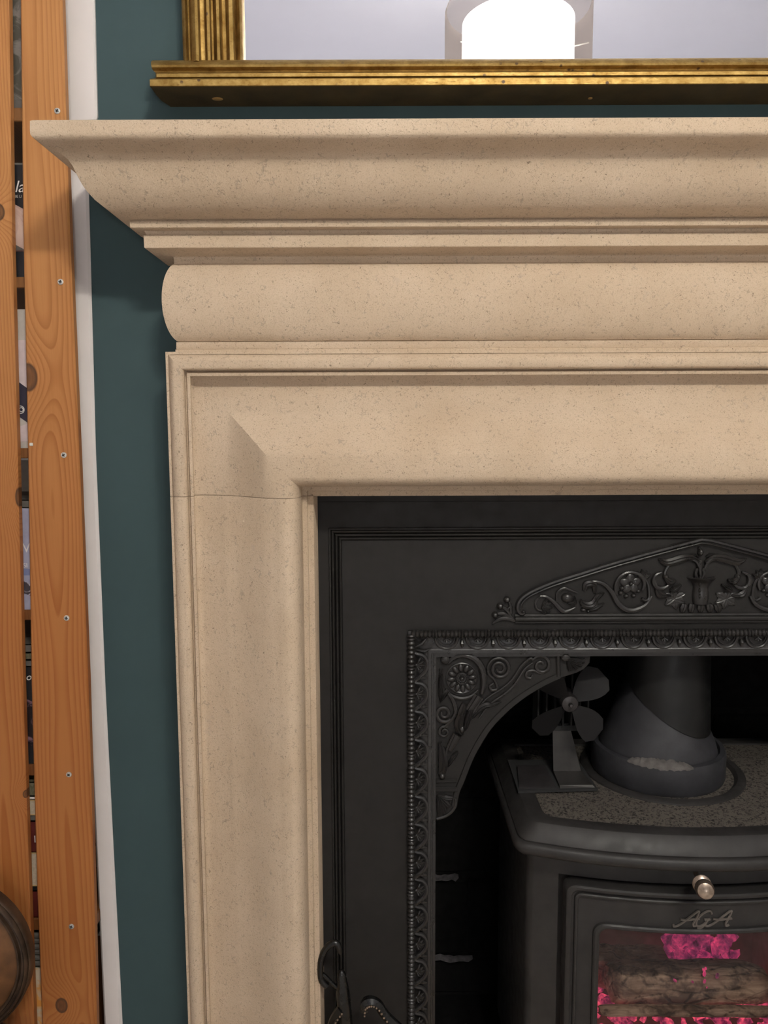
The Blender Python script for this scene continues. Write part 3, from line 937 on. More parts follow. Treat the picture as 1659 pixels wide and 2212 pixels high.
for q in ((1340, 1280), (1352, 1287), (1368, 1286), (1378, 1276), (1343, 1270)):
    fl2.merge(blob_px(q[0], q[1], 6, 5, 0.0035))
both(fl2, 'flower')
cr = MB()   # cupped leaf beside the urn
cr.merge(rel([(1430, 1236), (1416, 1243), (1412, 1258), (1420, 1269), (1434, 1270), (1446, 1262)], 0.0018, [0.0012, 0.0022, 0.0028, 0.0026, 0.0024, 0.0012], 8))
cr.merge(leaf_px([(1434, 1246), (1446, 1256), (1458, 1252)], [4, 9, 2], 0.002, 0.005))
cr.merge(leaf_px([(1446, 1276), (1456, 1272), (1470, 1262)], [4, 8, 2], 0.002, 0.005))
cr.merge(leaf_px([(1416, 1268), (1425, 1284), (1448, 1286)], [3, 9, 2], 0.0015, 0.004))
cr.merge(rel([(1442, 1248), (1436, 1238), (1444, 1222), (1458, 1212)], 0.0015, [0.0016, 0.0020, 0.0018, 0.0014], 7))
cr.merge(blob_px(1437, 1245, 7, 6, 0.0045))
both(cr, 'cupped_leaf')
mp = MB()   # vine leaf at the urn's foot
for a, r_ in ((-150, 26), (-100, 22), (-30, 28), (25, 26), (80, 28), (140, 26)):
    mp.merge(leaf_px([(1456, 1293), (1456 + r_ * 0.55 * math.cos(R(a)), 1293 + r_ * 0.45 * math.sin(R(a))), (1456 + r_ * math.cos(R(a)), 1293 + r_ * 0.85 * math.sin(R(a)))], [5, 10, 1], 0.0006, 0.0020))
both(mp, 'vine_leaf')
tl_ = MB()  # spreading leaves at the crown
tl_.merge(leaf_px([(1510, 1214), (1492, 1204), (1470, 1206), (1440, 1214), (1421, 1207)], [3, 7, 10, 9, 2], 0.0015, 0.0045))
tl_.merge(rel([(1512, 1230), (1505, 1214), (1492, 1208), (1476, 1212)], 0.0025, [0.0018, 0.0020, 0.0016, 0.0008], 7))
tl_.merge(leaf_px([(1508, 1203), (1500, 1198), (1487, 1197)], [2, 4, 1], 0.001, 0.003))
both(tl_, 'crown_leaf')
un = MB()   # urn: half-round relief
c = W(1512, 1300, 0)
k_ = 0.00057
prof = [(7, -6), (17, -4), (19, 4), (20, 14), (19, 24), (18, 34), (20, 42), (25, 49), (31, 54), (33, 57), (30, 59), (22, 57), (8, 54)]
un.lathe([(r_ * k_ * 1.0, h_ * k_) for r_, h_ in prof], c + Vector((0, 0.002, 0)), 'Z', 18, PI, 2 * PI)
for v in (1249, 1262, 1275, 1288):
    un.blob(W(1512, v, 0.0095), (0.0016, 0.0022, 0.0030), 7, 5)
for sgn in (-1, 1):
    un.merge(rel([(1512 + sgn * 6, 1228), (1512 + sgn * 9, 1240), (1512 + sgn * 5, 1250)], 0.004, [0.0016, 0.0016], 7))
un.merge(rel([(1512, 1208), (1512, 1228), (1514, 1246)], 0.003, [0.002, 0.0022, 0.0018], 8))
un.build('urn', IRONR, ped)
ub = MB()
for u, v, a in ((1478, 1314, 10), (1494, 1313, 8), (1512, 1316, 8), (1530, 1313, 8), (1546, 1314, 10)):
    ub.merge(leaf_px([(u, 1304), (u + (u - 1512) * 0.10, 1313), (u + (u - 1512) * 0.18, 1322)], [7, 9, 4], 0.0015, 0.004))
ub.build('urn_foot', IRONR, ped)
bb = blob_px(1512, 1193, 7, 9, 0.0045)
bb.merge(blob_px(1510, 1184, 4, 4, 0.003))
bb.build('bud', IRONR, ped)

# ---- spandrels bolted into the opening corners
SPY = -0.012
def Ws(u, v, h=0.0): return on_y(u, v, SPY - h)
_W = W
def W(u, v, h=0.0): return on_y(u, v, SPY - h)
arch = [(1276, 1412), (1274, 1432), (1262, 1446), (1245, 1454), (1210, 1465), (1165, 1487), (1112, 1523), (1062, 1573), (1026, 1632), (1003, 1688), (993, 1712), (987, 1742), (968, 1764), (942, 1772)]
ap = [on_y(u, v, SPY) for u, v in arch]
def spandrel(mirror):
    root = bpy.data.objects.new('corner_bracket', None); COL.objects.link(root); root.parent = ins
    def put(mb, name, mat=IRONR):
        (mb.mirrored(XC) if mirror else mb).build(name, mat, root)
    x0, z1 = OPX0 - 0.001, OPZ + 0.001
    poly = [(x0, z1)] + [(p.x, min(p.z, z1)) for p in ap]
    poly[-1] = (x0, ap[-1].z)
    put(MB().prism_xz(poly, SPY, 0.002, 0.0008), 'plate', IRON)
    A = sub(ap[4:12], 5)
    rings = []
    for i, p in enumerate(A):
        tg = (A[min(len(A) - 1, i + 1)] - A[max(0, i - 1)]).normalized()
        nr = Vector((tg.z, 0, -tg.x))
        if nr.x > 0: nr = -nr
        rings.append([p + nr * o_ + Vector((0, -h_, 0)) for o_, h_ in ((0.0002, -0.001), (0.0002, 0.0016), (0.0008, 0.0022), (0.0072, 0.0016), (0.0080, 0.0002), (0.0080, -0.001))])
    put(MB().loft(rings, False, True, True), 'arch_rim', IRON)
    # rosette
    ro = MB(); c = W(997.5, 1464.5)
    k2 = 0.00059
    ro.lathe([(36 * k2, 0.001), (36 * k2, -0.0015), (34 * k2, -0.0022), (31 * k2, -0.0008), (13 * k2, -0.0005)], c, 'Y', 40)
    for k in range(12):
        a = 2 * PI * k / 12 + 0.1
        q = c + Vector((math.cos(a), 0, math.sin(a))) * 24 * k2
        ro.blob(q + Vector((0, -0.0008, 0)), (10.5 * k2, 0.0034, 6.0 * k2), 9, 6, Matrix.Rotation(-a, 3, 'Y'))
    ro.lathe([(14.5 * k2, 0.0), (14 * k2, -0.004), (12 * k2, -0.0052), (10 * k2, -0.004), (9 * k2, -0.0022), (7 * k2, -0.002)], c, 'Y', 28)
    for k in range(14):
        a = 2 * PI * k / 14
        ro.blob(c + Vector((math.cos(a) * 10.8 * k2, -0.0042, math.sin(a) * 10.8 * k2)), (0.0011, 0.0012, 0.0011), 6, 4)
    ro.blob(c + Vector((0, -0.002, 0)), (6.2 * k2, 0.0052, 6.2 * k2), 12, 8)
    put(ro, 'rosette')
    cs = MB()
    cs.merge(rel([(968, 1432), (980, 1420), (1000, 1414), (1024, 1422), (1040, 1442), (1045, 1468), (1043, 1490), (1040, 1499)], 0.0015, [0.0022, 0.0034, 0.0042, 0.0044, 0.0042, 0.0036, 0.0022], 9))
    cs.merge(rel([(963, 1488), (976, 1502), (997, 1508), (1018, 1503), (1033, 1490)], 0.001, [0.0014, 0.0024, 0.0028, 0.0024, 0.0012], 8))
    put(cs, 'large_scroll')
    for (bu, bv) in ((962, 1425), (1221, 1419)):
        b = MB(); c2 = W(bu, bv, 0.002)
        b.lathe([(0.0062, 0.003), (0.0062, -0.001), (0.0052, -0.0032), (0.003, -0.0045), (0.0005, -0.0048)], c2, 'Y', 18)
        b.box((c2.x - 0.005, c2.y - 0.0051, c2.z - 0.0007), (c2.x + 0.005, c2.y - 0.0040, c2.z + 0.0007))
        put(b, 'bolt', STOVE)
    l1 = MB()
    l1.merge(leaf_px([(953, 1444), (952, 1470), (954, 1495), (951, 1515)], [5, 6, 9, 1], 0.001, 0.005))
    l1.merge(leaf_px([(966, 1490), (958, 1500), (951, 1515)], [5, 7, 1], 0.002, 0.005))
    put(l1, 'side_leaf')
    s2 = MB()
    s2.merge(rel([(1073, 1489), (1062, 1490), (1058, 1482), (1066, 1476)], 0.0015, [0.0022, 0.0018, 0.0016], 8))
    s2.merge(rel([(1060, 1492), (1074, 1486), (1068, 1468)] + spiral_px(1079, 1444, 26, 5, 150, 2.1), 0.0015, [0.0014, 0.0018, 0.0022, 0.0020, 0.0018, 0.0016], 8, 3))
    put(s2, 'scroll')
    s3 = MB()
    s3.merge(rel([(1020, 1545), (1050, 1510), (1085, 1487), (1108, 1466), (1125, 1440), (1145, 1422)] + spiral_px(1169, 1437, 22, 5, 215, 1.35, 20), 0.0016, [0.0012, 0.0018, 0.0020, 0.0022, 0.0020, 0.0018, 0.0016], 8, 3))
    s3.merge(rel([(1034, 1553), (1060, 1520), (1095, 1495), (1115, 1474), (1133, 1446), (1150, 1432)], 0.0016, [0.0010, 0.0016, 0.0018, 0.0018, 0.0012], 8))
    s3.merge(rel([(1186, 1447), (1168, 1454), (1152, 1448), (1139, 1451), (1137, 1462), (1147, 1464), (1150, 1457)], 0.0014, [0.0012, 0.0017, 0.0018, 0.0016, 0.0014], 8))
    put(s3, 'scroll')
    s4 = MB()
    s4.merge(rel([(968, 1497), (980, 1515), (984, 1540), (972, 1558), (958, 1572)] , 0.0016, [0.0018, 0.0026, 0.0026, 0.0020, 0.0016], 8))
    s4.merge(rel(spiral_px(959, 1541, 19, 4, 40, 1.5, 22), 0.0015, [0.0024, 0.0021, 0.0016], 8, 3))
    s4.merge(rel([(966, 1566)] + spiral_px(960, 1581, 13, 4, -60, -1.3, 16), 0.0014, [0.0018, 0.0016, 0.0014], 8, 3))
    put(s4, 'scroll')
    th = MB()   # thistle head and its fluted stem
    th.merge(leaf_px([(1003, 1518), (994, 1545), (990, 1570), (1000, 1586)], [6, 11, 12, 3], 0.002, 0.006, 3))
    th.merge(leaf_px([(1018, 1528), (1010, 1550), (1004, 1575)], [5, 9, 3], 0.003, 0.006, 2))
    th.merge(blob_px(997, 1573, 9, 11, 0.006))
    th.merge(rel([(1036, 1503), (1026, 1518), (1014, 1536)], 0.0024, [0.0040, 0.0036, 0.0030], 8))
    th.merge(rel([(1028, 1500), (1018, 1516), (1008, 1532)], 0.0030, [0.0016, 0.0016], 7))
    th.merge(rel([(1042, 1508), (1032, 1523), (1020, 1541)], 0.0030, [0.0016, 0.0016], 7))
    put(th, 'thistle')
    tl2 = MB()
    tl2.merge(leaf_px([(1018, 1550), (1030, 1534), (1046, 1522), (1062, 1520), (1082, 1514)], [3, 8, 9, 6, 1], 0.002, 0.005, 4))
    put(tl2, 'ragged_leaf'); tl2 = MB()
    tl2.merge(leaf_px([(968, 1655), (975, 1640), (984, 1628), (989, 1622)], [2, 6, 6, 1], 0.001, 0.004, 3))
    put(tl2, 'ragged_leaf')
    lo = MB()
    lo.merge(leaf_px([(951, 1602), (955, 1625), (957, 1650), (953, 1672)], [5, 10, 12, 9], 0.0015, 0.006))
    lo.merge(blob_px(955, 1674, 9, 8, 0.0055))
    lo.merge(rel([(989, 1587), (981, 1602), (972, 1620)], 0.0024, [0.0048, 0.0042, 0.0032], 8))
    lo.merge(rel([(982, 1584), (974, 1600), (966, 1618), (962, 1640)], 0.0030, [0.0018, 0.0016, 0.0012], 7))
    put(lo, 'drop_leaf')
    for (p, q, rr) in (((942, 1687), (986, 1686), 0.0024), ((941, 1705), (987, 1705), 0.0030), ((1205, 1414), (1206, 1461), 0.0026)):
        put(rel([p, ((p[0] + q[0]) / 2, (p[1] + q[1]) / 2), q], 0.0006, rr, 6), 'band', IRON)
    fan1 = MB()
    for a in (12, 36, 60, 82):
        fan1.merge(leaf_px([(946, 1716), (946 + 16 * math.cos(R(a)), 1716 + 22 * math.sin(R(a))), (946 + 32 * math.cos(R(a)), 1714 + 48 * math.sin(R(a)))], [3, 7, 6], 0.001, 0.0045))
    fan1.merge(rel([(984, 1722), (982, 1744), (966, 1761), (943, 1769)], 0.0008, 0.0018, 7))
    put(fan1, 'shell')
    fan2 = MB()
    for a in (14, 36, 58, 80):
        fan2.merge(leaf_px([(1226, 1422), (1226 + 17 * math.cos(R(a)), 1422 + 12 * math.sin(R(a))), (1226 + 38 * math.cos(R(a)), 1421 + 27 * math.sin(R(a)))], [3, 6, 5], 0.001, 0.0045))
    put(fan2, 'shell')
spandrel(False)
spandrel(True)
W = _W

# ------------------------------------------------------------------ overmantel mirror
mir = thing('overmantel_mirror', (XC, 0, on_y(800, 225, 0).z), 'gilt framed overmantel mirror hung above the stone mantel', 'mirror')
MX = lambda u: on_y(u, 60, -0.035).x
gz = on_y(800, 128, -0.035).z
MTOP = gz + 0.85
fprof = [(393, -0.035), (393.5, 0.030), (396, 0.036), (401, 0.038), (405.5, 0.034), (406.5, 0.024), (410, 0.024), (411, 0.034), (416, 0.041), (422, 0.043), (428, 0.041), (431, 0.033), (433, 0.020), (442, 0.019), (444, 0.030), (447, 0.033), (453, 0.033), (455.5, 0.028),
         (457, 0.017), (461, 0.017), (463, 0.024), (468, 0.029), (474, 0.029), (478, 0.024), (481, 0.014), (488, 0.014), (490, 0.022), (495, 0.027), (503, 0.027), (507, 0.022), (510, 0.013), (513, 0.018), (518, 0.021), (522, 0.018), (524.5, 0.012), (525, 0.004)]
fp = [(on_y(u, 60, -h if h > 0 else -0.03).x, max(h, 0.0)) for u, h in fprof]
xa = fp[0][0]
W_TILT = on_y(393, 0, -0.03).x - on_y(397, 130, -0.03).x
for nm, mr in (('side_frame', False), ('side_frame', True)):
    m = MB().loft([[(x, -h, z) for x, h in fp] for z in (gz - 0.004, MTOP)], False, True, True)
    m.cur = 0
    (m.mirrored(XC) if mr else m).build(nm, GOLD, mir)
MB().loft([[(XC - (XC - xa) * k_, -h, MTOP + (x - xa)) for x, h in reversed(fp)] for k_ in (1, -1)], False, True, True).build('top_frame', GOLD, mir)
rx = lambda u, h: on_y(u, 160, -h).x
def rz(v, h): return on_y(900, v, -h).z
rail = [(128, 0.030, 330), (129.5, 0.038, 328), (133, 0.044, 327), (138, 0.0465, 327), (143, 0.0455, 328), (147, 0.0425, 329), (151, 0.0395, 332), (154.5, 0.0385, 336), (155.5, 0.0445, 338), (157, 0.0460, 338), (164, 0.0460, 338), (166, 0.0445, 338), (167, 0.0400, 336),
        (168, 0.0490, 324), (169.5, 0.0510, 323), (183, 0.0510, 323), (185, 0.0495, 323)]
xe = rx(323, 0.051)
rpts = []
for v, h, u in rail:
    rpts.append((rx(u, h), -h, rz(v, h)))
left_end = [(rx(330, 0.03), 0.0, rz(128, 0.03))] + rpts
right_end = [(2 * XC - x, y, z) for x, y, z in left_end]
MB().loft([left_end, right_end], False, True, True).build('bottom_rail', GOLD, mir)
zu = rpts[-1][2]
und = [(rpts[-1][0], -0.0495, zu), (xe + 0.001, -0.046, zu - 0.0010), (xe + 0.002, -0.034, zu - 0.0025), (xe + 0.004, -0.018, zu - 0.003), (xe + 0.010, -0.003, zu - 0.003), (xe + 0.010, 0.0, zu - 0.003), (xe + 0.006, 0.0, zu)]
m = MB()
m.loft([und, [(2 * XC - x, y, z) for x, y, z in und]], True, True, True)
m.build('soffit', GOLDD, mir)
PLUG = plain('worn_gilt_patch', (0.42, 0.26, 0.09), 0.5, metal=0.3)
kn = MB()
q = on_y(470, 215, -0.022); kn.blob((q.x, -0.022, zu - 0.0025), (0.0075, 0.005, 0.0012), 12, 6)
kn.build('wood_plug', PLUG, mir); kn = MB()
q = on_y(1275, 216, -0.02); kn.blob((q.x, -0.02, zu - 0.0028), (0.003, 0.003, 0.0012), 8, 6)
kn.build('wood_plug', PLUG, mir)
MB().box((fp[-1][0] - 0.02, -0.006, gz - 0.002), (2 * XC - fp[-1][0] + 0.02, -0.004, MTOP + 0.01)).build('mirror_glass', MIRROR, mir, 0)

# ------------------------------------------------------------------ pendant lamp (seen in the mirror; it lights the room)
lamp = thing('pendant_lamp', (LAMP_X, LAMP_Y, CEIL), 'double drum pendant lamp with a sheer outer shade, lit, seen in the mirror', 'lamp')
def drum(r, z0, z1, t=0.0015, rnd=0.006):
    m = MB()
    m.lathe([(r, z0), (r, z1), (r - t, z1), (r - t, z0), (r, z0)], (LAMP_X, LAMP_Y, 0), 'Z', 72, caps=False)
    return m
MB().lathe([(LAMP_R, LZ0), (LAMP_R, LZ1 - 0.008), (LAMP_R - 0.0025, LZ1 - 0.002), (LAMP_R - 0.006, LZ1)], (LAMP_X, LAMP_Y, 0), 'Z', 72, caps=False).build('outer_shade', SHEER, lamp)
inner = drum(LAMP_R * 0.762, LZ0 + 0.018, LZ1 - 0.045)
inner.build('inner_shade', GLOW, lamp)
sp = MB()
for k in range(3):
    a = 2 * PI * k / 3 + 0.5
    sp.tube([(LAMP_X, LAMP_Y, LZ0 + 0.11), (LAMP_X + (LAMP_R - 0.004) * math.cos(a), LAMP_Y + (LAMP_R - 0.004) * math.sin(a), LZ0 + 0.11)], 0.002, 6)
    sp.tube([(LAMP_X + 0.055 * math.cos(a), LAMP_Y + 0.055 * math.sin(a), LZ0 + 0.11), (LAMP_X + 0.055 * math.cos(a), LAMP_Y + 0.055 * math.sin(a), LZ0 + 0.075)], 0.012, 10)
sp.build('lamp_holder', STEEL, lamp)
MB().tube([(LAMP_X, LAMP_Y, LZ0 + 0.11), (LAMP_X, LAMP_Y, CEIL)], 0.004, 8).build('cord', WHITE, lamp)
MB().lathe([(0.0, CEIL - 0.03), (0.03, CEIL - 0.028), (0.05, CEIL - 0.01), (0.052, CEIL)], (LAMP_X, LAMP_Y, 0), 'Z', 24).build('ceiling_rose', WHITE, lamp)
for k, dx in enumerate((-0.13, 0.0, 0.13)):
    ld = bpy.data.lights.new('bulb', 'POINT')
    ld.energy = BULB_W
    ld.color = LIGHT_COL
    ld.shadow_soft_size = 0.03
    lo_ = bpy.data.objects.new('bulb', ld)
    COL.objects.link(lo_)
    lo_.location = (LAMP_X + dx, LAMP_Y + (0.03 if k == 1 else -0.02), LZ0 + 0.04)

# unseen lamp and low table behind the camera, added for fill light
tb_ = thing('fill_lamp_table', (FLX, FLY, -0.03), 'low round dark table, unseen, added to carry the fill lamp', 'table')
m = MB(); m.lathe([(0.0, 0.37), (0.26, 0.37), (0.26, 0.40), (0.0, 0.40)], (FLX, FLY, 0), 'Z', 40); m.build('table_top', SLOT, tb_)
for k in range(3):
    a_ = 2 * PI * k / 3
    MB().tube([(FLX + 0.12 * math.cos(a_), FLY + 0.12 * math.sin(a_), 0.375), (FLX + 0.22 * math.cos(a_), FLY + 0.22 * math.sin(a_), -0.03)], 0.014, 10).build('leg', SLOT, tb_)
fl_ = thing('fill_lamp', (FLX, FLY, 0.40), 'unseen drum-shade lamp added behind the camera for fill light', 'lamp')
m = MB(); m.lathe([(0.0, 0.40), (0.09, 0.40), (0.09, 0.415), (0.05, 0.45), (0.06, 0.52), (0.02, 0.60), (0.012, 0.62), (0.012, 0.72)], (FLX, FLY, 0), 'Z', 32); m.build('lamp_base', SLOT, fl_)
m = MB(); m.lathe([(0.21, 0.62), (0.17, 0.90), (0.168, 0.90), (0.208, 0.62), (0.21, 0.62)], (FLX, FLY, 0), 'Z', 48, caps=False); m.build('lamp_shade', FILL_SHADE, fl_)
ld = bpy.data.lights.new('bulb', 'POINT'); ld.energy = FILL_W; ld.color = FILL_COL; ld.shadow_soft_size = 0.04
lo_ = bpy.data.objects.new('bulb', ld); COL.objects.link(lo_); lo_.location = (FLX, FLY, 0.86)

# ------------------------------------------------------------------ stove
st = thing('wood_stove', (XC, 0.08, 0), 'small cast-iron wood-burning stove with a glazed door, alight in the fireplace', 'stove')
ZS = 0.527
HW = 0.245
YB, YK = -0.118, 0.046             # front of the bow at the middle, how far it falls back at the corners
def bow(x, off=0.0, half=HW):
    return YB + YK * ((x - XC) / HW) ** 2 + off
def plan(o, z, n=14, back=0.225, cr=0.018):
    """outline of the stove top inset by o, at height z (left back, left front, bow, right front, right back)"""
    hw = HW - o
    pts = [(XC - hw, back - o, z)]
    c = cr
    yc = bow(XC - hw + c, o)
    pts += [(XC - hw, yc + c * 1.15, z), (XC - hw + c * 0.12, yc + c * 0.62, z), (XC - hw + c * 0.42, yc + c * 0.2, z)]
    for i in range(n + 1):
        x = lerp(XC - hw + c, XC + hw - c, i / n)
        pts.append((x, bow(x, o), z))
    pts += [(XC + hw - c * 0.42, yc + c * 0.2, z), (XC + hw - c * 0.12, yc + c * 0.62, z), (XC + hw, yc + c * 1.15, z), (XC + hw, back - o, z)]
    return pts
tp = MB()
tp.loft([plan(0.046, ZS - 0.006), plan(0.043, ZS - 0.005), plan(0.0425, ZS + 0.0005), plan(0.040, ZS + 0.001), plan(0.022, ZS + 0.001), plan(0.0205, ZS + 0.0004), plan(0.0075, ZS - 0.0165), plan(0.0065, ZS - 0.0185), plan(0.0072, ZS - 0.0205), plan(0.0035, ZS - 0.0215),
         plan(0.0010, ZS - 0.024), plan(0.0, ZS - 0.028), plan(0.0010, ZS - 0.033), plan(0.004, ZS - 0.0365), plan(0.010, ZS - 0.038), plan(0.03, ZS - 0.038)], True, True, True)
tp.build('top_plate', STOVE, st)
MB().loft([plan(0.0432, ZS - 0.004), plan(0.0438, ZS - 0.0012), plan(0.046, ZS - 0.0008)], True, True, True).build('hammered_panel', HAMMER, st)
def body_ring(o, z):
    hw = 0.222 - o
    pts = [(XC - hw, 0.20, z), (XC - hw, bow(XC - hw, 0.045 + o) + 0.008, z), (XC - hw + 0.004, bow(XC - hw, 0.045 + o) + 0.002, z)]
    for i in range(13):
        x = lerp(XC - hw + 0.008, XC + hw - 0.008, i / 12)
        pts.append((x, bow(x, 0.045 + o), z))
    pts += [(XC + hw - 0.004, bow(XC - hw, 0.045 + o) + 0.002, z), (XC + hw, bow(XC - hw, 0.045 + o) + 0.008, z), (XC + hw, 0.20, z)]
    return pts
# door window measured on the bowed front
def on_bow(u, v, off):
    d = ray(u, v); t = 0.9
    for _ in range(20):
        p = CAM + d * t
        t += (bow(p.x, off) - p.y) / d.y
    return CAM + d * t
gl0 = on_bow(1296, 2060, 0.03); gtop = on_bow(1400, 2019, 0.03)
GX0, GZ1, GZ0 = gl0.x, gtop.z, 0.20
dl = on_bow(1222, 1960, 0.03); DX0, DZ1, DZ0 = dl.x, on_bow(1370, 1926, 0.028).z, 0.10
# body shell: sides, back, front round the window
zb, zt = 0.06, ZS - 0.036
bd = MB()
hw = 0.222
xs = [XC - hw + 0.008] + [lerp(GX0 - 0.004, 2 * XC - GX0 + 0.004, i / 12) for i in range(13)] + [XC + hw - 0.008]
def front_col(x, off): return bow(x, off)
def strip(xa_, xb_, z0, z1, off, n=10):
    ring0 = []; ring1 = []
    for i in range(n + 1):
        x = lerp(xa_, xb_, i / n); y = bow(x, off)
        ring0.append((x, y, z0)); ring1.append((x, y, z1))
    bd.loft([ring0, ring1], False)
FO = 0.045
strip(XC - hw + 0.008, DX0 - 0.0062, zb, zt, FO)
strip(2 * XC - DX0 + 0.0062, XC + hw - 0.008, zb, zt, FO)
strip(DX0 - 0.0062, 2 * XC - DX0 + 0.0062, DZ1 + 0.003, zt, FO)
strip(DX0 - 0.0062, 2 * XC - DX0 + 0.0062, zb, DZ0 - 0.003, FO)
RO = 0.060                                  # rebate behind the door gap
strip(DX0 - 0.010, GX0 - 0.001, zb, zt, RO)
strip(2 * XC - GX0 + 0.001, 2 * XC - DX0 + 0.010, zb, zt, RO)
strip(GX0 - 0.001, 2 * XC - GX0 + 0.001, GZ1 + 0.001, zt, RO)
strip(GX0 - 0.001, 2 * XC - GX0 + 0.001, zb, GZ0 - 0.001, RO)
ye = bow(XC - hw + 0.008, FO)
for sg in (-1, 1):
    col = [(XC + sg * (hw - 0.008), ye), (XC + sg * (hw - 0.003), ye + 0.003), (XC + sg * hw, ye + 0.009), (XC + sg * hw, 0.20)]
    bd.loft([[(x, y, zb) for x, y in col], [(x, y, zt) for x, y in col]], False)
bd.add([(XC - hw, 0.20, zb), (XC + hw, 0.20, zb), (XC + hw, 0.20, zt), (XC - hw, 0.20, zt)], [(0, 1, 2, 3)])
bd.add([(XC - hw, 0.20, zb), (XC + hw, 0.20, zb), (XC + hw, ye, zb), (XC - hw, ye, zb)], [(0, 1, 2, 3)])
bd.build('body', STOVE, st)
for sx_ in (-1, 1):
    for y in (ye + 0.03, 0.17):
        MB().lathe([(0.016, 0.0), (0.02, 0.004), (0.015, 0.012), (0.013, 0.035), (0.022, 0.058), (0.024, 0.062)], (XC + sx_ * 0.185, y, 0), 'Z', 14).build('leg', STOVE, st)
# lining of the fire chamber
li = MB()
lx0, lx1, ly0, ly1, lz0, lz1 = XC - 0.195, XC + 0.195, -0.035, 0.185, 0.12, ZS - 0.05
li.add([(lx0, ly0, lz0), (lx0, ly1, lz0), (lx0, ly1, lz1), (lx0, ly0, lz1), (lx1, ly0, lz0), (lx1, ly1, lz0), (lx1, ly1, lz1), (lx1, ly0, lz1)], [(0, 1, 2, 3), (4, 5, 6, 7), (1, 5, 6, 2), (0, 4, 5, 1), (3, 7, 6, 2)])
li.build('lining', FIREBOX, st)
# door: stepped frame that follows the bow, window with rounded corners
def rr(x0, x1, z0, z1, r, off, nseg=6, nx=10):
    pts = []
    for (cx, cz, a0) in ((x0 + r, z0 + r, 180), (x1 - r, z0 + r, 270), (x1 - r, z1 - r, 0), (x0 + r, z1 - r, 90)):
        for i in range(nseg + 1):
            a = R(a0 + 90 * i / nseg)
            pts.append((cx + r * math.cos(a), cz + r * math.sin(a)))
        # run along the next straight edge
        nxt = {180: (x1 - r, z0), 270: (x1, z1 - r), 0: (x0 + r, z1), 90: (x0, z0 + r)}[a0]
        p = pts[-1]
        for i in range(1, nx):
            pts.append((lerp(p[0], nxt[0], i / nx), lerp(p[1], nxt[1], i / nx)))
    return [(x, bow(x, off), z) for x, z in pts]
GXa, GXb = GX0, 2 * XC - GX0
DXa, DXb = DX0, 2 * XC - DX0
e = lambda d, off, r: rr(DXa + d, DXb - d, DZ0 + d, DZ1 - d, r, off)
g_ = lambda d, off, r: rr(GXa - d, GXb + d, GZ0 - d, GZ1 + d, r, off)
dr = MB()
dr.loft([e(0, 0.048, 0.012), e(0, 0.031, 0.012), e(0.0008, 0.0290, 0.0115), e(0.0030, 0.0280, 0.011), e(0.0062, 0.0284, 0.010), e(0.0075, 0.0296, 0.0095), e(0.0078, 0.0335, 0.0092), e(0.0108, 0.0335, 0.009), e(0.0112, 0.0300, 0.0085), e(0.0125, 0.0290, 0.008), e(0.0142, 0.0292, 0.007), e(0.0152, 0.0302, 0.006), e(0.0156, 0.0350, 0.006), e(0.0180, 0.0352, 0.006),
         g_(0.0085, 0.0352, 0.016), g_(0.0082, 0.0318, 0.016), g_(0.0065, 0.0302, 0.0155), g_(0.0040, 0.0300, 0.014), g_(0.0022, 0.0310, 0.013), g_(0.0018, 0.0340, 0.013), g_(0.0, 0.0345, 0.012), g_(0.0, 0.048, 0.012)], True)
door = dr.build('door', STOVE, st, 28)
gm = MB()
n_ = 16
ra = [(lerp(GXa - 0.004, GXb + 0.004, i / n_)) for i in range(n_ + 1)]
gm.loft([[(x, bow(x, 0.040), z) for x in ra] for z in (GZ0 - 0.003, GZ1 + 0.003)], False)
gm.build('glass_pane', GLASS, door)
# raised script lettering on the door: A G A
def letter_tubes():
    m = MB()
    def put(strokes, ox, wd_):
        for s_ in strokes:
            pts = []
            for (x, y) in s_:
                u = ox + (x + 0.42 * (y - 0.5)) * wd_
                v = 2001 - y * 33 - (u - 1515) * 0.01
                pts.append(on_bow(u, v, 0.0342))
            P = sub(pts, 5)
            m.tube(P, 0.0015, 6)
    A_ = [[(-0.55, 0.16), (-0.50, 0.02), (-0.30, 0.04), (0.0, 0.30), (0.35, 0.75), (0.62, 1.0), (0.66, 0.6), (0.62, 0.18), (0.72, 0.02), (0.86, 0.10)], [(-0.28, 0.48), (0.1, 0.42), (0.5, 0.46), (0.86, 0.5)]]
    G_ = [[(0.74, 0.80), (0.62, 0.98), (0.38, 0.98), (0.12, 0.72), (0.02, 0.38), (0.14, 0.08), (0.38, 0.02), (0.58, 0.18), (0.66, 0.44), (0.44, 0.44), (0.80, 0.46)], [(0.66, 0.44), (0.62, 0.16), (0.50, -0.06), (0.25, -0.12)]]
    put(A_, 1480, 36); put(G_, 1506, 36); put(A_, 1550, 36)
    return m
letter_tubes().build('lettering', plain('bare_worn_iron', (0.16, 0.14, 0.125), 0.38, metal=0.5), door)
# air control knob above the door
kb = MB()
k0 = on_bow(1503, 1886, 0.040); k1 = on_bow(1525, 1926, -0.022)
axis = (k1 - k0).normalized()
kb.tube([k0, k0.lerp(k1, 0.62)], 0.0034, 10)
rot = Vector((0, 0, 1)).rotation_difference(axis).to_matrix()
base = k0.lerp(k1, 0.60)
L = (k1 - base).length
kb.lathe([(0.003, -0.003), (0.0090, -0.002), (0.0112, 0.000), (0.0112, 0.002), (0.0090, 0.004), (0.0050, 0.0055), (0.0050, 0.008), (0.0092, 0.0110), (0.0112, 0.016), (0.0112, 0.020), (0.0092, 0.0245), (0.005, 0.0265), (0.0003, 0.027)], base, 'Z', 22, rot=rot)
kb.build('air_knob', BRASS, st)

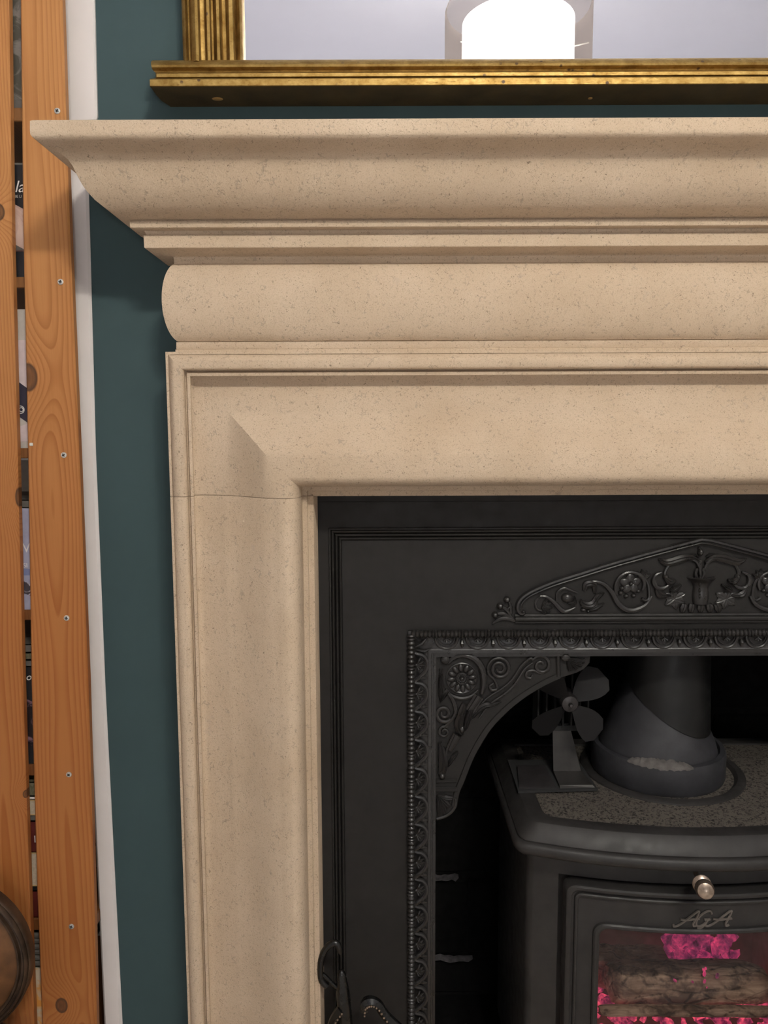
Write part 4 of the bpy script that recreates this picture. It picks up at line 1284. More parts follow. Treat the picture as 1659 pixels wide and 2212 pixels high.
# flue: collar ring, elbow in two sections
FX, FY = 0.404, 0.098
MB().lathe([(0.117, ZS - 0.004), (0.116, ZS + 0.0015), (0.112, ZS + 0.0035), (0.105, ZS + 0.0035), (0.102, ZS + 0.001), (0.098, ZS - 0.003)], (FX + 0.006, FY, 0), 'Z', 56).build('flue_rim', STOVE, st)
flu = thing('flue_pipe', (FX, FY, ZS), 'black elbowed flue pipe rising from the stove top', 'pipe')
MB().lathe([(0.093, ZS - 0.001), (0.0945, ZS + 0.003), (0.0945, ZS + 0.036), (0.0925, ZS + 0.041), (0.086, ZS + 0.042), (0.084, ZS + 0.036)], (FX, FY, 0), 'Z', 56).build('collar', FLUE, flu)
pt = MB(); rnd = random.Random(21); rings = []
for k in range(31):
    a_ = R(-134 + 54 * k / 30); e_ = math.sin(PI * k / 30) ** 0.4
    ro_, ri_ = 0.0925 + 0.0010 * rnd.random(), 0.0925 - (0.004 + 0.007 * rnd.random()) * e_
    zt2 = ZS + 0.0425 + 0.0055 * e_ * (0.6 + 0.6 * rnd.random())
    P3 = lambda r_, z_: (FX + r_ * math.cos(a_), FY + r_ * math.sin(a_), z_)
    rings.append([P3(ro_ + 0.0022, ZS + 0.040 - 0.003 * rnd.random() * e_), P3(ro_ + 0.001, ZS + 0.0425), P3(lerp(ro_, ri_, 0.5), lerp(ZS + 0.0425, zt2, 0.7)), P3(ri_ - 0.004, zt2), P3(ri_ - 0.006, ZS + 0.040)])
pt.loft(rings, True, True, True)
pt.build('cement_seal', PUTTY, flu)
# lower section: from the collar up to a slanted cut
cut_c = Vector((FX + 0.010, FY - 0.008, ZS + 0.108))
cut_n = Vector((0.50, -0.45, 1.0)).normalized()
def ell(c, n, r, m=40, squash=1.0):
    a = n.cross(Vector((0, 0, 1))).normalized(); b = n.cross(a).normalized()
    # start every ring in the +x direction so that rings match
    out = []
    for k in range(m):
        d = Vector((math.cos(2 * PI * k / m), math.sin(2 * PI * k / m), 0))
        p = Vector((c.x + d.x * r, c.y + d.y * r, 0))
        z = c.z - (n.x * (p.x - c.x) + n.y * (p.y - c.y)) / n.z
        out.append((p.x, p.y, z))
    return out
lw = MB()
r0 = [(FX + 0.083 * math.cos(2 * PI * k / 40), FY + 0.083 * math.sin(2 * PI * k / 40), ZS + 0.038) for k in range(40)]
r1 = [(FX + 0.079 * math.cos(2 * PI * k / 40), FY + 0.079 * math.sin(2 * PI * k / 40), ZS + 0.052) for k in range(40)]
lw.loft([r0, r1, ell(cut_c, cut_n, 0.0575)], True)
lw.build('lower_section', FLUE, flu)
upx = MB()
top = Vector((FX + 0.012, FY + 0.002, ZS + 0.185))
rings = [ell(cut_c, cut_n, 0.0600), ell(cut_c + Vector((0, 0, 0.004)), cut_n, 0.0596)]
n2 = Vector((0.12, -0.2, 1.0)).normalized()
rings.append(ell(top, n2, 0.0585))
rings.append(ell(top + Vector((0, 0.02, 0.12)), Vector((0, 0, 1)), 0.0585))
rings.append(ell(Vector((top.x, top.y + 0.03, courses[-1] + 0.01)), Vector((0, 0, 1)), 0.0585))
upx.loft(rings, True)
upx.build('upper_section', iron_mat('black_flue_elbow', (0.009, 0.009, 0.009), 0.48, 0.35, 0.03, 60.0, 0.4), flu)

# stove fan standing on the top plate
fan = thing('stove_fan', (0.235, 0.07, ZS + 0.001), 'dark heat-powered stove fan standing left of the flue pipe', 'fan')
zf = ZS + 0.0012
bp = MB()
bp.prism_xz([(0, 0), (1, 0), (1, 1)], 0, 1) if False else None
bp.loft([[(0.184, 0.016, z), (0.296, 0.022, z), (0.292, 0.118, z), (0.186, 0.118, z)] for z in (zf, zf + 0.003)], True, True, True)
bp.build('base_plate', SLOT, fan)
q0 = on_z(1212, 1706, zf + 0.004); q1 = on_z(1270, 1706, zf + 0.004)
fn = MB()
fn.loft([[(q0.x, 0.024, zf + 0.003), (0.293, 0.026, zf + 0.003), (0.290, 0.028, zf + 0.006), (q0.x, 0.028, zf + 0.006)],
         [(q0.x, 0.066, zf + 0.006), (0.284, 0.066, zf + 0.006), (0.284, 0.070, zf + 0.009), (q0.x, 0.070, zf + 0.009)],
         [(q0.x, 0.078, zf + 0.075), (0.268, 0.078, zf + 0.075), (0.268, 0.081, zf + 0.075), (q0.x, 0.081, zf + 0.075)]], True, True, True)
fn.build('upright', PLATEM, fan)
lf_ = MB()
lf_.loft([[(0.187, 0.024, zf + 0.003), (0.238, 0.024, zf + 0.003), (0.238, 0.027, zf + 0.005), (0.187, 0.027, zf + 0.005)],
          [(0.195, 0.085, zf + 0.005), (0.236, 0.085, zf + 0.005), (0.236, 0.088, zf + 0.008), (0.195, 0.088, zf + 0.008)]], True, True, True)
lf_.build('foot', BLADE, fan)
hub = on_y(1231, 1520, 0.035)
fin = MB()
for i in range(7):
    x = hub.x - 0.036 + i * 0.012
    fin.box((x - 0.0012, 0.072, zf + 0.07), (x + 0.0012, 0.108, hub.z + 0.055 - 0.0009 * (i - 3) ** 2 * 3))
fin.box((hub.x - 0.038, 0.074, zf + 0.066), (hub.x + 0.038, 0.106, zf + 0.074))
fin.build('heat_sink', SLOT, fan)
mo = MB()
mo.lathe([(0.004, -0.004), (0.011, -0.002), (0.013, 0.002), (0.013, 0.036), (0.006, 0.045)], (hub.x, hub.y, hub.z), 'Y', 20)
mo.lathe([(0.0002, -0.010), (0.0022, -0.0095), (0.003, -0.008), (0.003, 0.0)], (hub.x, hub.y, hub.z), 'Y', 12)
mo.build('motor', BLADE, fan)
for k in range(4):
    a = R(42 + 90 * k)
    bl = MB()
    rows = []
    for i in range(7):
        t = i / 6
        rr_ = lerp(0.010, 0.062, t)
        wd_ = lerp(0.006, 0.022, math.sin(min(1, t * 1.15) * PI * 0.62))
        if i == 6: wd_ *= 0.5
        tw = R(34 - 12 * t)
        row = []
        for s_ in (-1, -0.4, 0.4, 1):
            px, py = rr_, s_ * wd_ * math.cos(tw)
            row.append(Vector((hub.x + px * math.cos(a) - py * math.sin(a), hub.y + 0.002 + s_ * wd_ * math.sin(tw), hub.z + px * math.sin(a) + py * math.cos(a))))
        rows.append(row + [p + Vector((0, 0.0012, 0)) for p in reversed(row)])
    bl.loft(rows, True, True, True)
    bl.build('blade', FANB, fan)

# ------------------------------------------------------------------ the fire
def logmesh(p0, p1, r, seed, flatness=0.75, rough=0.10, n=12, m=18):
    rnd = random.Random(seed)
    p0, p1 = Vector(p0), Vector(p1)
    ax = (p1 - p0).normalized()
    a = ax.cross(Vector((0, 0, 1))).normalized(); b = a.cross(ax)
    ang = [rnd.uniform(-rough, rough) for _ in range(n)]
    rings = []
    for i in range(m + 1):
        t = i / m
        c = p0.lerp(p1, t) + Vector((0, 0, rnd.uniform(-1, 1) * r * 0.04))
        k = 1.0 if 0 < i < m else 0.86
        ring = []
        for j in range(n):
            th = 2 * PI * j / n + 0.35
            sq = 1.0 / max(abs(math.cos(th)), abs(math.sin(th))) ** 0.62      # split faces: a rounded square section
            ring.append(c + (a * math.cos(th) + b * math.sin(th) * flatness) * r * 0.86 * sq * k * (1 + ang[j] + rnd.uniform(-rough, rough) * 0.35) + ax * (rnd.uniform(-1, 1) * r * 0.25 if i in (0, m) else 0))
        rings.append(ring)
    return MB().loft(rings, True, True, True)
FD = 0.035
la = on_y(1305, 2150, 0.03); lb = on_y(1640, 2158, 0.03)
z_l = la.z
def fire_log(name, p0, p1, r, seed, label, fl=0.75):
    o = logmesh(p0, p1, r, seed, fl).build(name, LOGM, None, 50)
    return tag(o, label, 'log', None)
def atv(u, v, y): return on_y(u, v, y)
U0, U1 = 1318, 1640
p0 = atv(U0, 2122, 0.062); p1 = atv(U1, 2122, 0.062)
fire_log('fire_log', p0, p1, 0.031, 11, 'split log with a cracked grey face, uppermost of the two behind the stove glass', 1.0)
p0 = atv(1296, 2181, 0.022); p1 = atv(1668, 2184, 0.026)
fire_log('fire_log', p0, p1, 0.0085, 12, 'thin flat stick lying across the embers under the grey log', 0.9)
p0 = atv(1285, 2085, 0.120); p1 = atv(1440, 2088, 0.125)
fire_log('fire_log', p0, p1, 0.034, 13, 'charred dark log in smoke at the back left of the fire', 0.9)
z_e = atv(1400, 2200, 0.03).z
def lumps(n, bx, rmin, rmax, seed):
    rnd = random.Random(seed)
    m = MB()
    for _ in range(n):
        c = Vector((rnd.uniform(*bx[0]), rnd.uniform(*bx[1]), rnd.uniform(*bx[2])))
        r_ = rnd.uniform(rmin, rmax)
        rot = Matrix.Rotation(rnd.uniform(0, 6), 3, 'Z') @ Matrix.Rotation(rnd.uniform(0, 6), 3, 'X')
        k0_ = len(m.v)
        m.blob(c, (r_, r_ * rnd.uniform(0.6, 1.0), r_ * rnd.uniform(0.5, 0.9)), 6, 4, rot)
        for q in range(k0_ + 6, len(m.v) - 6):
            m.v[q] = c + (m.v[q] - c) * rnd.uniform(0.6, 1.35)
    return m
em = lumps(230, ((lx0 + 0.015, lx1 - 0.015), (ly0 + 0.045, ly1 - 0.02), (z_e - 0.03, z_e)), 0.006, 0.013, 5)
tag(em.build('ember_bed', EMB, None, 25), 'bed of glowing pink-red embers beneath the logs', 'embers', kind='stuff')
g0 = on_y(1450, 2035, 0.13); g1 = on_y(1590, 2092, 0.13)
cl = lumps(60, ((g0.x, g1.x), (0.115, 0.16), (g1.z, g0.z + 0.01)), 0.008, 0.015, 8)
rnd = random.Random(3)
for (u, v, r_) in ((1523, 2100, 0.004), (1524, 2108, 0.005), (1527, 2096, 0.003), (1522, 2120, 0.004), (1552, 2112, 0.005), (1496, 2121, 0.003), (1458, 2118, 0.004), (1527, 2133, 0.002)):
    c = atv(u, v, 0.033); cl.blob((c.x, c.y + (0.004 if v < 2115 else 0.0), c.z), (r_ * 0.55, r_ * 0.5, r_ * 0.9), 6, 4, Matrix.Rotation(rnd.uniform(-0.9, 0.9), 3, 'Y'))
tag(cl.build('glowing_coals', FLAME, None, 25), 'bright pink glowing coals at the back above the grey log', 'embers', kind='stuff')
tag(MB().box((lx0 + 0.01, ly0 + 0.012, 0.122), (lx1 - 0.01, ly1 - 0.005, z_e - 0.03), 0.006).build('ash_bed', plain('grey_ash', (0.10, 0.08, 0.075), 0.95, var=0.4, scale=60.0, bump=0.6), None), 'bed of grey wood ash under the embers in the stove', 'ash')

# ------------------------------------------------------------------ pine bookcase in the alcove
PY0, PY1 = -0.036, -0.0255
bk = thing('pine_bookcase', (on_y(80, 1100, PY0).x, 0.1, 0), 'orange pine bookcase of upright boards and shelves in the alcove', 'bookcase')
RTL = [(38, -500), (43, -5), (49, 500), (60, 1000), (67, 1480), (78, 1900), (90, 2215), (112, 2900)]
RTR = [(121, -500), (133.5, -5), (150, 500), (170, 975), (190, 1480), (203, 1930), (208.5, 2215), (222, 2900)]
LTL = [(-75, -500), (-72, -5), (-66, 500), (-55, 1000), (-45, 1480), (-36, 1900), (-27, 2215), (-8, 2900)]
LTR = [(10, -500), (18, -5), (24.5, 500), (37, 1000), (48.5, 1480), (61.5, 1900), (73, 2215), (96, 2900)]
bxr, bzr = root_of(bk).x, 0.0
def kn_(u, v, a, b):
    p = on_y(u, v, PY0)
    return (p.x - bxr, p.z, a, b)
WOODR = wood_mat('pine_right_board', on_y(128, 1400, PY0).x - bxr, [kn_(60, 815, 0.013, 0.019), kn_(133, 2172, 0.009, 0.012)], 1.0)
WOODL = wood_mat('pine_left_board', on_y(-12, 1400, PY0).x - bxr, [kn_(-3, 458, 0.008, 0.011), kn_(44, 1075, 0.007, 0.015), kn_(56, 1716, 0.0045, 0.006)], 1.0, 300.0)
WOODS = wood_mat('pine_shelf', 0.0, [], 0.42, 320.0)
def board_pts(Lp, Rp):
    out = []
    for (a, b) in zip(Lp, Rp):
        p, q = on_y(*a, PY0), on_y(*b, PY0)
        out.append((p.x, q.x, (p.z + q.z) / 2))
    return out
def upright(Lp, Rp, mat):
    P = board_pts(Lp, Rp); b = 0.002
    z0 = P[-1][2]
    P = [p for p in P if p[2] > -0.03] 
    l = P[-1]
    P.append((l[0], l[1], -0.03))
    rings = [[(x0, PY1, z), (x0, PY0 + b, z), (x0 + b, PY0, z), (x1 - b, PY0, z), (x1, PY0 + b, z), (x1, PY1, z)] for x0, x1, z in P]
    return MB().loft(rings, True, True, True).build('upright', mat, bk)
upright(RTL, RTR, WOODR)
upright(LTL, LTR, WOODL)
sh_v = [(232, 262), (598, 622), (968, 990), (1318, 1340), (1652, 1676), (1985, 2010)]
SHX0, SHX1 = on_y(-60, 1000, PY0).x - 0.25, on_y(122, 0, PY0).x - 0.012
SY0 = PY1 + 0.001
shelves = []
for (va, vb) in sh_v:
    zt_ = on_y(38, va, SY0).z; zb_ = on_y(38, vb, SY0).z
    shelves.append((zb_, zt_))
zs_low = shelves[-1][0] - 0.22
shelves.append((zs_low - 0.015, zs_low))
shelves.append((0.03, 0.045))
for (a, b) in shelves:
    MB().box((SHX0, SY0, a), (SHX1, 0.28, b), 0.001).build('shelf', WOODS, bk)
# screws
scm = MB()
scm.lathe([(0.0, -0.0012), (0.0022, -0.0014), (0.0034, -0.0010), (0.0037, 0.0002)], (0, 0, 0), 'Y', 16)
scm.cur = 1
scm.box((-0.0020, -0.0018, -0.0006), (0.0020, -0.0012, 0.0006)); scm.box((-0.0006, -0.0018, -0.0020), (0.0006, -0.0012, 0.0020))
scme = scm.mesh('screw', [STEEL, SLOT])
for (u, v) in ((124, 240), (131, 609), (138, 983), (144, 1335), (149, 1673), (154.5, 2001)):
    p = on_y(u, v, PY0)
    place('screw', scme, bk, (p.x, PY0, p.z), rot=(0, R(random.uniform(0, 90)), 0))
q = on_y(68, 960, PY0)
MB().box((q.x - 0.002, PY0 - 0.0012, q.z - 0.002), (q.x + 0.002, PY0 + 0.001, q.z + 0.002), 0.0006).build('plastic_tag', plain('clear_white_plastic', (0.7, 0.68, 0.62), 0.3), bk)

# ------------------------------------------------------------------ books seen between the boards
BY = SY0 + 0.003
def text_mesh(body, size, mat, parent, loc, shear=0.0):
    cu = bpy.data.curves.new('lettering', 'FONT')
    cu.body = body; cu.size = size; cu.extrude = 0.0001; cu.shear = shear
    tmp = bpy.data.objects.new('lettering_tmp', cu)
    COL.objects.link(tmp)
    bpy.context.view_layer.update()
    me = bpy.data.meshes.new_from_object(tmp.evaluated_get(bpy.context.evaluated_depsgraph_get()))
    bpy.data.objects.remove(tmp)
    me.materials.clear(); me.materials.append(mat)
    return place('lettering', me, parent, loc, rot=(R(90), 0, 0))
def cmat(name, c, r=0.45, c2=None, sc=40.0):
    if c2 is None: return plain(name, c, r, var=0.12, scale=60.0)
    t = NT(name); o = t.obj()
    f = t.ramp(t.noise(o, sc, 4.0, 0.6, 1.2), [(0.45, 0.0), (0.55, 1.0)])
    t.set(Base_Color=t.mix(f, c, c2), Roughness=r)
    return t.mat
PAPER = plain('page_edges', (0.50, 0.42, 0.31), 0.9, var=0.15, scale=300.0)
gx = lambda v: on_y(40 + (v / 2212) * 40, v, BY).x
def face_out(v_top, shelf_i, panels, label, mats, wl=0.10, wr=0.040, d=0.012, y=BY, cut=None):
    """a book or magazine leaning face-out: panels = [(v0, v1, material), ...] printed bands of its cover"""
    zt_ = on_y(45, v_top, y).z
    zb_ = shelves[shelf_i][1] if shelf_i is not None else 0.1
    if cut is not None: zb_ = on_y(45, cut, y).z
    xm_ = gx(v_top)
    b = thing('book', (xm_, y + d / 2, zb_), label, 'book')
    MB().box((xm_ - wl + 0.002, y + 0.0015, zb_ + 0.001), (xm_ + wr - 0.002, y + d - 0.0015, zt_ - 0.002)).build('pages', PAPER, b)
    m = MB()
    m.box((xm_ - wl, y, zb_), (xm_ + wr, y + 0.0012, zt_)); m.box((xm_ - wl, y + d - 0.0012, zb_), (xm_ + wr, y + d, zt_)); m.box((xm_ - wl, y, zb_), (xm_ - wl + 0.0015, y + d, zt_))
    m.build('cover', mats, b)
    for i, (va, vb, mt, slope) in enumerate(panels):
        za, zb2 = on_y(45, va, y).z, max(on_y(45, vb, y).z, zb_ + 0.0005)
        za = min(za, zt_ - 0.0005)
        yy = y - 0.0003 - 0.0001 * i
        p = MB()
        s_ = slope * 0.5
        xa_, xb_ = xm_ - wl + 0.001, xm_ + wr - 0.001
        p.loft([[(xa_, yy + 0.0003, zb2), (xa_, yy, zb2), (xb_, yy, zb2), (xb_, yy + 0.0003, zb2)], [(xa_, yy + 0.0003, za), (xa_, yy, za), (xb_, yy, za), (xb_, yy + 0.0003, za)]], True, True, True)
        for q in p.v:
            q.z = min(max(q.z - slope * (q.x - xm_), zb_ + 0.0005), zt_ - 0.0005)
        p.build('cover_print', mt, b)
    return b
def flat_book(va, vb, label, mat, y=BY, pages=False, wl=0.13, wr=0.040, group=None):
    za, zb2 = on_y(50, va, y).z, on_y(50, vb, y).z
    xm_ = gx(va)
    b = thing('book', (xm_, y + 0.07, zb2), label, 'book', group)
    if pages:
        MB().box((xm_ - wl + 0.002, y, zb2 + 0.0012), (xm_ + wr - 0.002, y + 0.14, za - 0.0012)).build('pages', PAPER, b)
        m = MB(); m.box((xm_ - wl, y - 0.001, zb2), (xm_ + wr, y + 0.142, zb2 + 0.0012)); m.box((xm_ - wl, y - 0.001, za - 0.0012), (xm_ + wr, y + 0.142, za)); m.box((xm_ - wl, y + 0.141, zb2), (xm_ + wr, y + 0.142, za))
        m.build('cover', mat, b)
    else:
        m = MB(); m.box((xm_ - wl, y, zb2), (xm_ + wr, y + 0.0015, za)); m.box((xm_ - wl, y, zb2), (xm_ + wr, y + 0.14, zb2 + 0.001)); m.box((xm_ - wl, y, za - 0.001), (xm_ + wr, y + 0.14, za))
        m.build('cover', mat, b)
        MB().box((xm_ - wl + 0.002, y + 0.002, zb2 + 0.0012), (xm_ + wr - 0.002, y + 0.138, za - 0.0012)).build('pages', PAPER, b)
    return b
K_GREYGREEN = cmat('grey_green_photo', (0.07, 0.065, 0.05), 0.4, (0.20, 0.18, 0.16), 30.0)
K_BLACK = cmat('near_black_cover', (0.014, 0.015, 0.018), 0.35)
K_SKIN = cmat('pinkish_photo', (0.62, 0.45, 0.37), 0.4, (0.50, 0.33, 0.27), 25.0)
K_GREY = cmat('pale_grey_cover', (0.50, 0.46, 0.41), 0.5)
K_LILAC = cmat('pale_lilac_cover', (0.62, 0.52, 0.52), 0.5)
K_NAVY = cmat('dark_navy_cover', (0.035, 0.032, 0.05), 0.4)
K_BLUE = cmat('pale_blue_cover', (0.36, 0.36, 0.47), 0.5)
K_BLUE2 = cmat('blue_band', (0.20, 0.23, 0.40), 0.5)
K_FLECK = cmat('white_and_dark_photo', (0.06, 0.05, 0.06), 0.4, (0.55, 0.50, 0.55), 70.0)
K_WHITE = plain('white_print', (0.80, 0.76, 0.72), 0.5)
K_GREEN = cmat('dull_green_cover', (0.10, 0.10, 0.05), 0.5, (0.16, 0.14, 0.09), 60.0)
K_CREAM = cmat('cream_spine', (0.52, 0.36, 0.17), 0.6)
K_RED = cmat('dark_red_spine', (0.10, 0.012, 0.009), 0.5)
K_SLATE = cmat('slate_grey_spine', (0.12, 0.11, 0.095), 0.5)
K_PLUM = cmat('dark_plum_photo', (0.012, 0.008, 0.01), 0.4, (0.22, 0.12, 0.15), 40.0)
K_ORANGE = cmat('orange_and_white_cover', (0.72, 0.32, 0.06), 0.5, (0.62, 0.52, 0.38), 22.0)
K_BROWN = plain('brown_card_box', (0.085, 0.052, 0.03), 0.8)

# shelf bay above the first board
face_out(-420, 0, [(-420, 215, K_GREYGREEN, 0.0)], 'book with a murky grey-green photo cover, above the highest visible shelf', K_SLATE)
b = face_out(352, 1, [(356, 455, K_BLACK, 0.0), (452, 541, K_SKIN, 0.55), (541.5, 543, K_RED, 0.0), (544, 600, K_BLACK, 0.0)], 'black cover with white script letters above a pinkish photo', K_SLATE)
p = on_y(31, 415, BY - 0.0012); text_mesh('la', 0.0195, K_WHITE, b, (p.x, BY - 0.0012, p.z), 0.3)
p = on_y(31, 427, BY - 0.0012); text_mesh('BE LI', 0.0044, K_GREY, b, (p.x, BY - 0.0012, p.z))
face_out(668, 2, [(668, 735, K_GREY, 0.0), (735, 845, K_LILAC, 0.0), (840, 918, K_NAVY, 0.75), (914, 968, K_LILAC, -0.3)], 'pale lilac and navy cover with a small ring emblem', K_GREY)
b2 = [o for o in bpy.data.objects if o.name.startswith('book') and o.parent is None and o.get('label', '').startswith('pale lilac and navy')][0]
p = on_y(44, 885, BY - 0.001)
ringm = MB(); ringm.lathe([(0.0052, 0.0), (0.0052, -0.0004), (0.0042, -0.0004), (0.0042, 0.0)], (p.x, BY - 0.0006, p.z), 'Y', 20, caps=False)
ringm.lathe([(0.0030, 0.0), (0.0030, -0.0004), (0.0020, -0.0004), (0.0020, 0.0)], (p.x + 0.001, BY - 0.0006, p.z), 'Y', 16, caps=False)
ringm.build('emblem', K_WHITE, b2)
# bay with the pale blue book: grey sheet behind, stack of two flat books across the top
b = face_out(1098, 3, [(1098, 1228, K_BLUE, 0.0), (1229, 1243, K_BLUE2, 0.0), (1243, 1268, K_BLUE, 0.0), (1264, 1318, K_FLECK, 0.6)], 'pale blue cover with white capital letters and a dark photo', K_BLUE, d=0.11)
p = on_y(49, 1193, BY - 0.001); text_mesh('V', 0.017, K_WHITE, b, (p.x, BY - 0.0012, p.z))
p = on_y(50, 1226, BY - 0.001); text_mesh('SI', 0.0085, K_WHITE, b, (p.x, BY - 0.0012, p.z))
flat_book(1080, 1097, 'grey-brown book lying flat on top of the pale blue cover', K_SLATE, y=BY + 0.001)
face_out(995, 3, [], 'plain pale grey folder standing behind the pale blue book', K_GREY, y=0.15)
# bay with the black cover: stacked spines above
b = face_out(1441, 4, [(1441, 1500, K_BLACK, 0.0), (1495, 1656, K_PLUM, 0.8)], 'black cover with small white script and a plum photo', K_BLACK, d=0.11)
p = on_y(56, 1469, BY - 0.001); text_mesh('one', 0.013, K_WHITE, b, (p.x, BY - 0.0012, p.z), 0.25)
flat_book(1426, 1440, 'slate grey book lowest of the flat pile over the black cover', K_SLATE, y=BY + 0.001)
flat_book(1410, 1425, 'grey-green book in the middle of the flat pile over the black cover', K_GREEN, y=BY + 0.001)
flat_book(1392, 1409, 'brown-green book topmost of the flat pile over the black cover', K_SLATE, y=BY + 0.001)
face_out(1345, 4, [], 'plain pale grey folder standing behind the flat pile of books', K_GREY, y=0.155)
# bay of flat spines
flat_book(1925, 1982, 'dark red book at the bottom of the pile below the cream books', K_RED)
flat_book(1914, 1924.5, 'thin black book between cream and dark red books', K_BLACK)
flat_book(1842, 1913.5, 'thick cream paged book beneath the red spine marked 1', K_CREAM, pages=True)
b = flat_book(1774, 1841, 'dark red book with a white figure 1 on its spine', K_RED)
p = on_y(70, 1820, BY - 0.001); text_mesh('1', 0.014, K_WHITE, b, (p.x, BY - 0.0008, p.z))
flat_book(1761, 1773.5, 'grey book between the upper cream book and the red spine', K_SLATE)
flat_book(1728, 1760.5, 'cream paged book just beneath the white edged dark book', K_CREAM, pages=True)
flat_book(1720, 1727.5, 'thin white edged book above the upper cream book', K_WHITE)
flat_book(1690, 1719.5, 'dark green book topmost of the flat spines pile', K_GREEN)
# lowest bay: ribbed basket-like grey box over an orange pattern
b = face_out(2092, 6, [], 'orange and white patterned book in the lowest visible bay', K_ORANGE)
gb = thing('ribbed_box', (gx(2050), BY + 0.06, on_y(50, 2090, BY).z), 'small grey ribbed box lying on the orange patterned book', 'box')
for i in range(6):
    za = on_y(50, 2018 + i * 12, BY).z; zb2 = on_y(50, 2029 + i * 12, BY).z
    MB().box((gx(2050) - 0.09, BY, zb2), (gx(2050) + 0.06, BY + 0.08, za), 0.0022).build('rib', K_SLATE, gb)
MB().box((gx(2050) - 0.085, BY + 0.004, on_y(50, 2089.5, BY).z), (gx(2050) + 0.055, BY + 0.078, on_y(50, 2018, BY).z)).build('box_core', K_BROWN, gb)

# ------------------------------------------------------------------ brown pan leaning before the left board
pc_ = on_y(-120, 2072, -0.085)
pr = (on_y(68, 2072, -0.085) - pc_).length
pan = thing('round_pan', pc_, 'round dark brown metal pan with a ridged rim before the left pine board', 'pan')
m = MB(); m.lathe([(0.0002, -0.004), (pr * 0.5, -0.0055), (pr * 0.80, -0.004), (pr * 0.855, -0.001), (pr * 0.86, 0.004), (pr * 0.5, 0.008), (0.0002, 0.009)], pc_, 'Y', 72)
m.build('pan_face', PAN, pan)
m = MB(); m.lathe([(pr * 0.85, 0.006), (pr * 0.853, -0.004), (pr * 0.865, -0.0075), (pr * 0.885, -0.0075), (pr * 0.895, -0.003), (pr * 0.925, -0.002), (pr * 0.935, -0.0065), (pr * 0.950, -0.0085), (pr * 0.965, -0.0065), (pr * 0.972, -0.003), (pr * 0.985, -0.004), (pr * 0.995, -0.0025), (pr, 0.001), (pr * 0.99, 0.012), (pr * 0.85, 0.018), (pr * 0.85, 0.006)], pc_, 'Y', 96, caps=False)
m.build('rim', PANRIM, pan)
m = MB(); m.tube([(pc_.x - pr * 0.9, pc_.y + 0.006, pc_.z + 0.0), (pc_.x - pr * 1.6, pc_.y + 0.006, pc_.z + 0.02), (pc_.x - pr * 2.6, pc_.y + 0.006, pc_.z + 0.03)], [0.011, 0.009, 0.012], 12)
m.build('handle', PANRIM, pan)
zs_ = pc_.z - pr
sy_ = pc_.y - 0.075
stl = thing('stool', (pc_.x, sy_, -0.03), 'low round dark wooden stool under the brown pan', 'stool')
MB().lathe([(0.0, zs_ - 0.03), (0.115, zs_ - 0.03), (0.122, zs_ - 0.024), (0.122, zs_ - 0.006), (0.116, zs_ - 0.0005), (0.0, zs_ - 0.0005)], (pc_.x, sy_, 0), 'Z', 40).build('seat', PANRIM, stl)
for k in range(3):
    a_ = 2 * PI * k / 3 + 0.4
    MB().tube([(pc_.x + 0.07 * math.cos(a_), sy_ + 0.07 * math.sin(a_), zs_ - 0.025), (pc_.x + 0.105 * math.cos(a_), sy_ + 0.105 * math.sin(a_), -0.03)], [0.013, 0.010], 10).build('leg', PANRIM, stl)

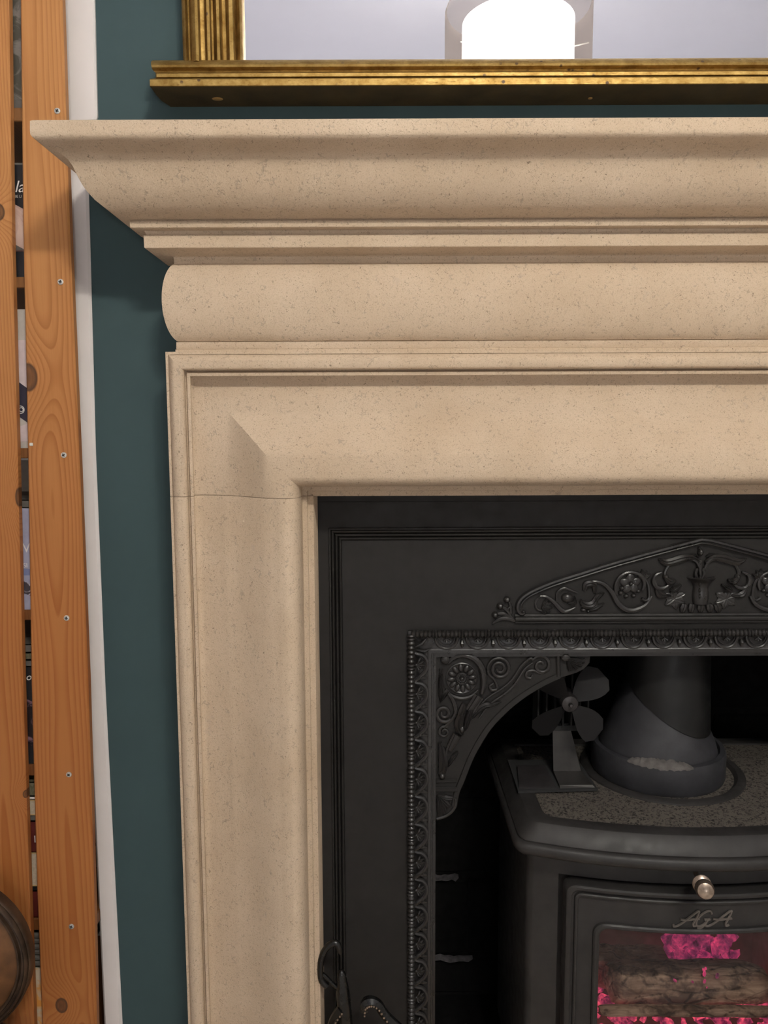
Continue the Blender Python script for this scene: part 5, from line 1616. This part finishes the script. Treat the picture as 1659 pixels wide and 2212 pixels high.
# ------------------------------------------------------------------ fire tools in front of the insert
TY = -0.075
tool = thing('fire_tool_stand', (on_y(744, 2150, TY).x, TY, 0), 'glossy black wrought-iron fire tool stand beside the left jamb', 'fire tools')
def T(u, v, y=TY): return tuple(on_y(u, v, y))
m = MB()
m.tube(sub([T(736, 2060), T(728, 2038), T(714, 2040), T(702, 2052), T(694, 2072), T(692, 2096), T(695, 2118), T(706, 2130)], 5), [0.0022, 0.0028, 0.0034] + [0.0042] * 33, 10)
m.tube(sub([T(697, 2104), T(708, 2114), T(722, 2128), T(738, 2138)], 5), [0.0026] * 16, 10)
m.build('hook', TOOLM, tool)
m = MB()
pb = on_y(752, 2260, TY)
m.tube([T(738, 2105), T(741, 2150), T(748, 2212), (pb.x, TY, 0.012)], [0.0055, 0.0095, 0.0085, 0.010], 14)
m.blob(T(738, 2110), (0.006, 0.006, 0.010), 10, 7)
m.build('post', TOOLM, tool)
m = MB(); m.lathe([(0.0, 0.0), (0.034, 0.0), (0.036, 0.006), (0.028, 0.012), (0.012, 0.018), (0.0, 0.02)], (pb.x, TY - 0.008, 0), 'Z', 40)
m.build('base', TOOLM, tool)
arm_r = [(786, 2184), (788, 2170), (796, 2164), (806, 2164), (818, 2172), (828, 2188), (842, 2204), (862, 2222)]
arm_l = [(737, 2180), (728, 2192), (720, 2206), (714, 2224)]
for pts in (arm_r, arm_l):
    m = MB()
    P = sub([T(u, v, TY - 0.005) for u, v in pts], 6)
    rows = []
    for i, p in enumerate(P):
        tg = (P[min(len(P) - 1, i + 1)] - P[max(0, i - 1)]).normalized()
        nr = Vector((-tg.z, 0, tg.x)) * 0.0052
        rows.append([p - nr + Vector((0, 0.004, 0)), p - nr + Vector((0, -0.002, 0)), p + Vector((0, -0.006, 0)), p + nr + Vector((0, -0.002, 0)), p + nr + Vector((0, 0.004, 0))])
    m.loft(rows, True, True, True)
    arm = m.build('arm', TOOLM, tool)
    s_ = MB()
    for i in range(0, len(P), 3):
        s_.blob(P[i] + Vector((0.001, -0.0055, -0.0025)), (0.0016, 0.0014, 0.0016), 6, 4)
    s_.build('bead_row', BRASS, arm)
m = MB(); c = Vector(T(797, 2161, TY - 0.002)); m.blob(c, (0.009, 0.006, 0.0055), 14, 8); m.build('cap', TOOLM, tool)
m = MB(); m.tube([T(862, 2222, TY - 0.002), (pb.x + 0.02, TY, 0.014)], 0.004, 8); m.tube([T(714, 2224, TY - 0.002), (pb.x - 0.02, TY, 0.014)], 0.004, 8)
m.build('stay', TOOLM, tool)
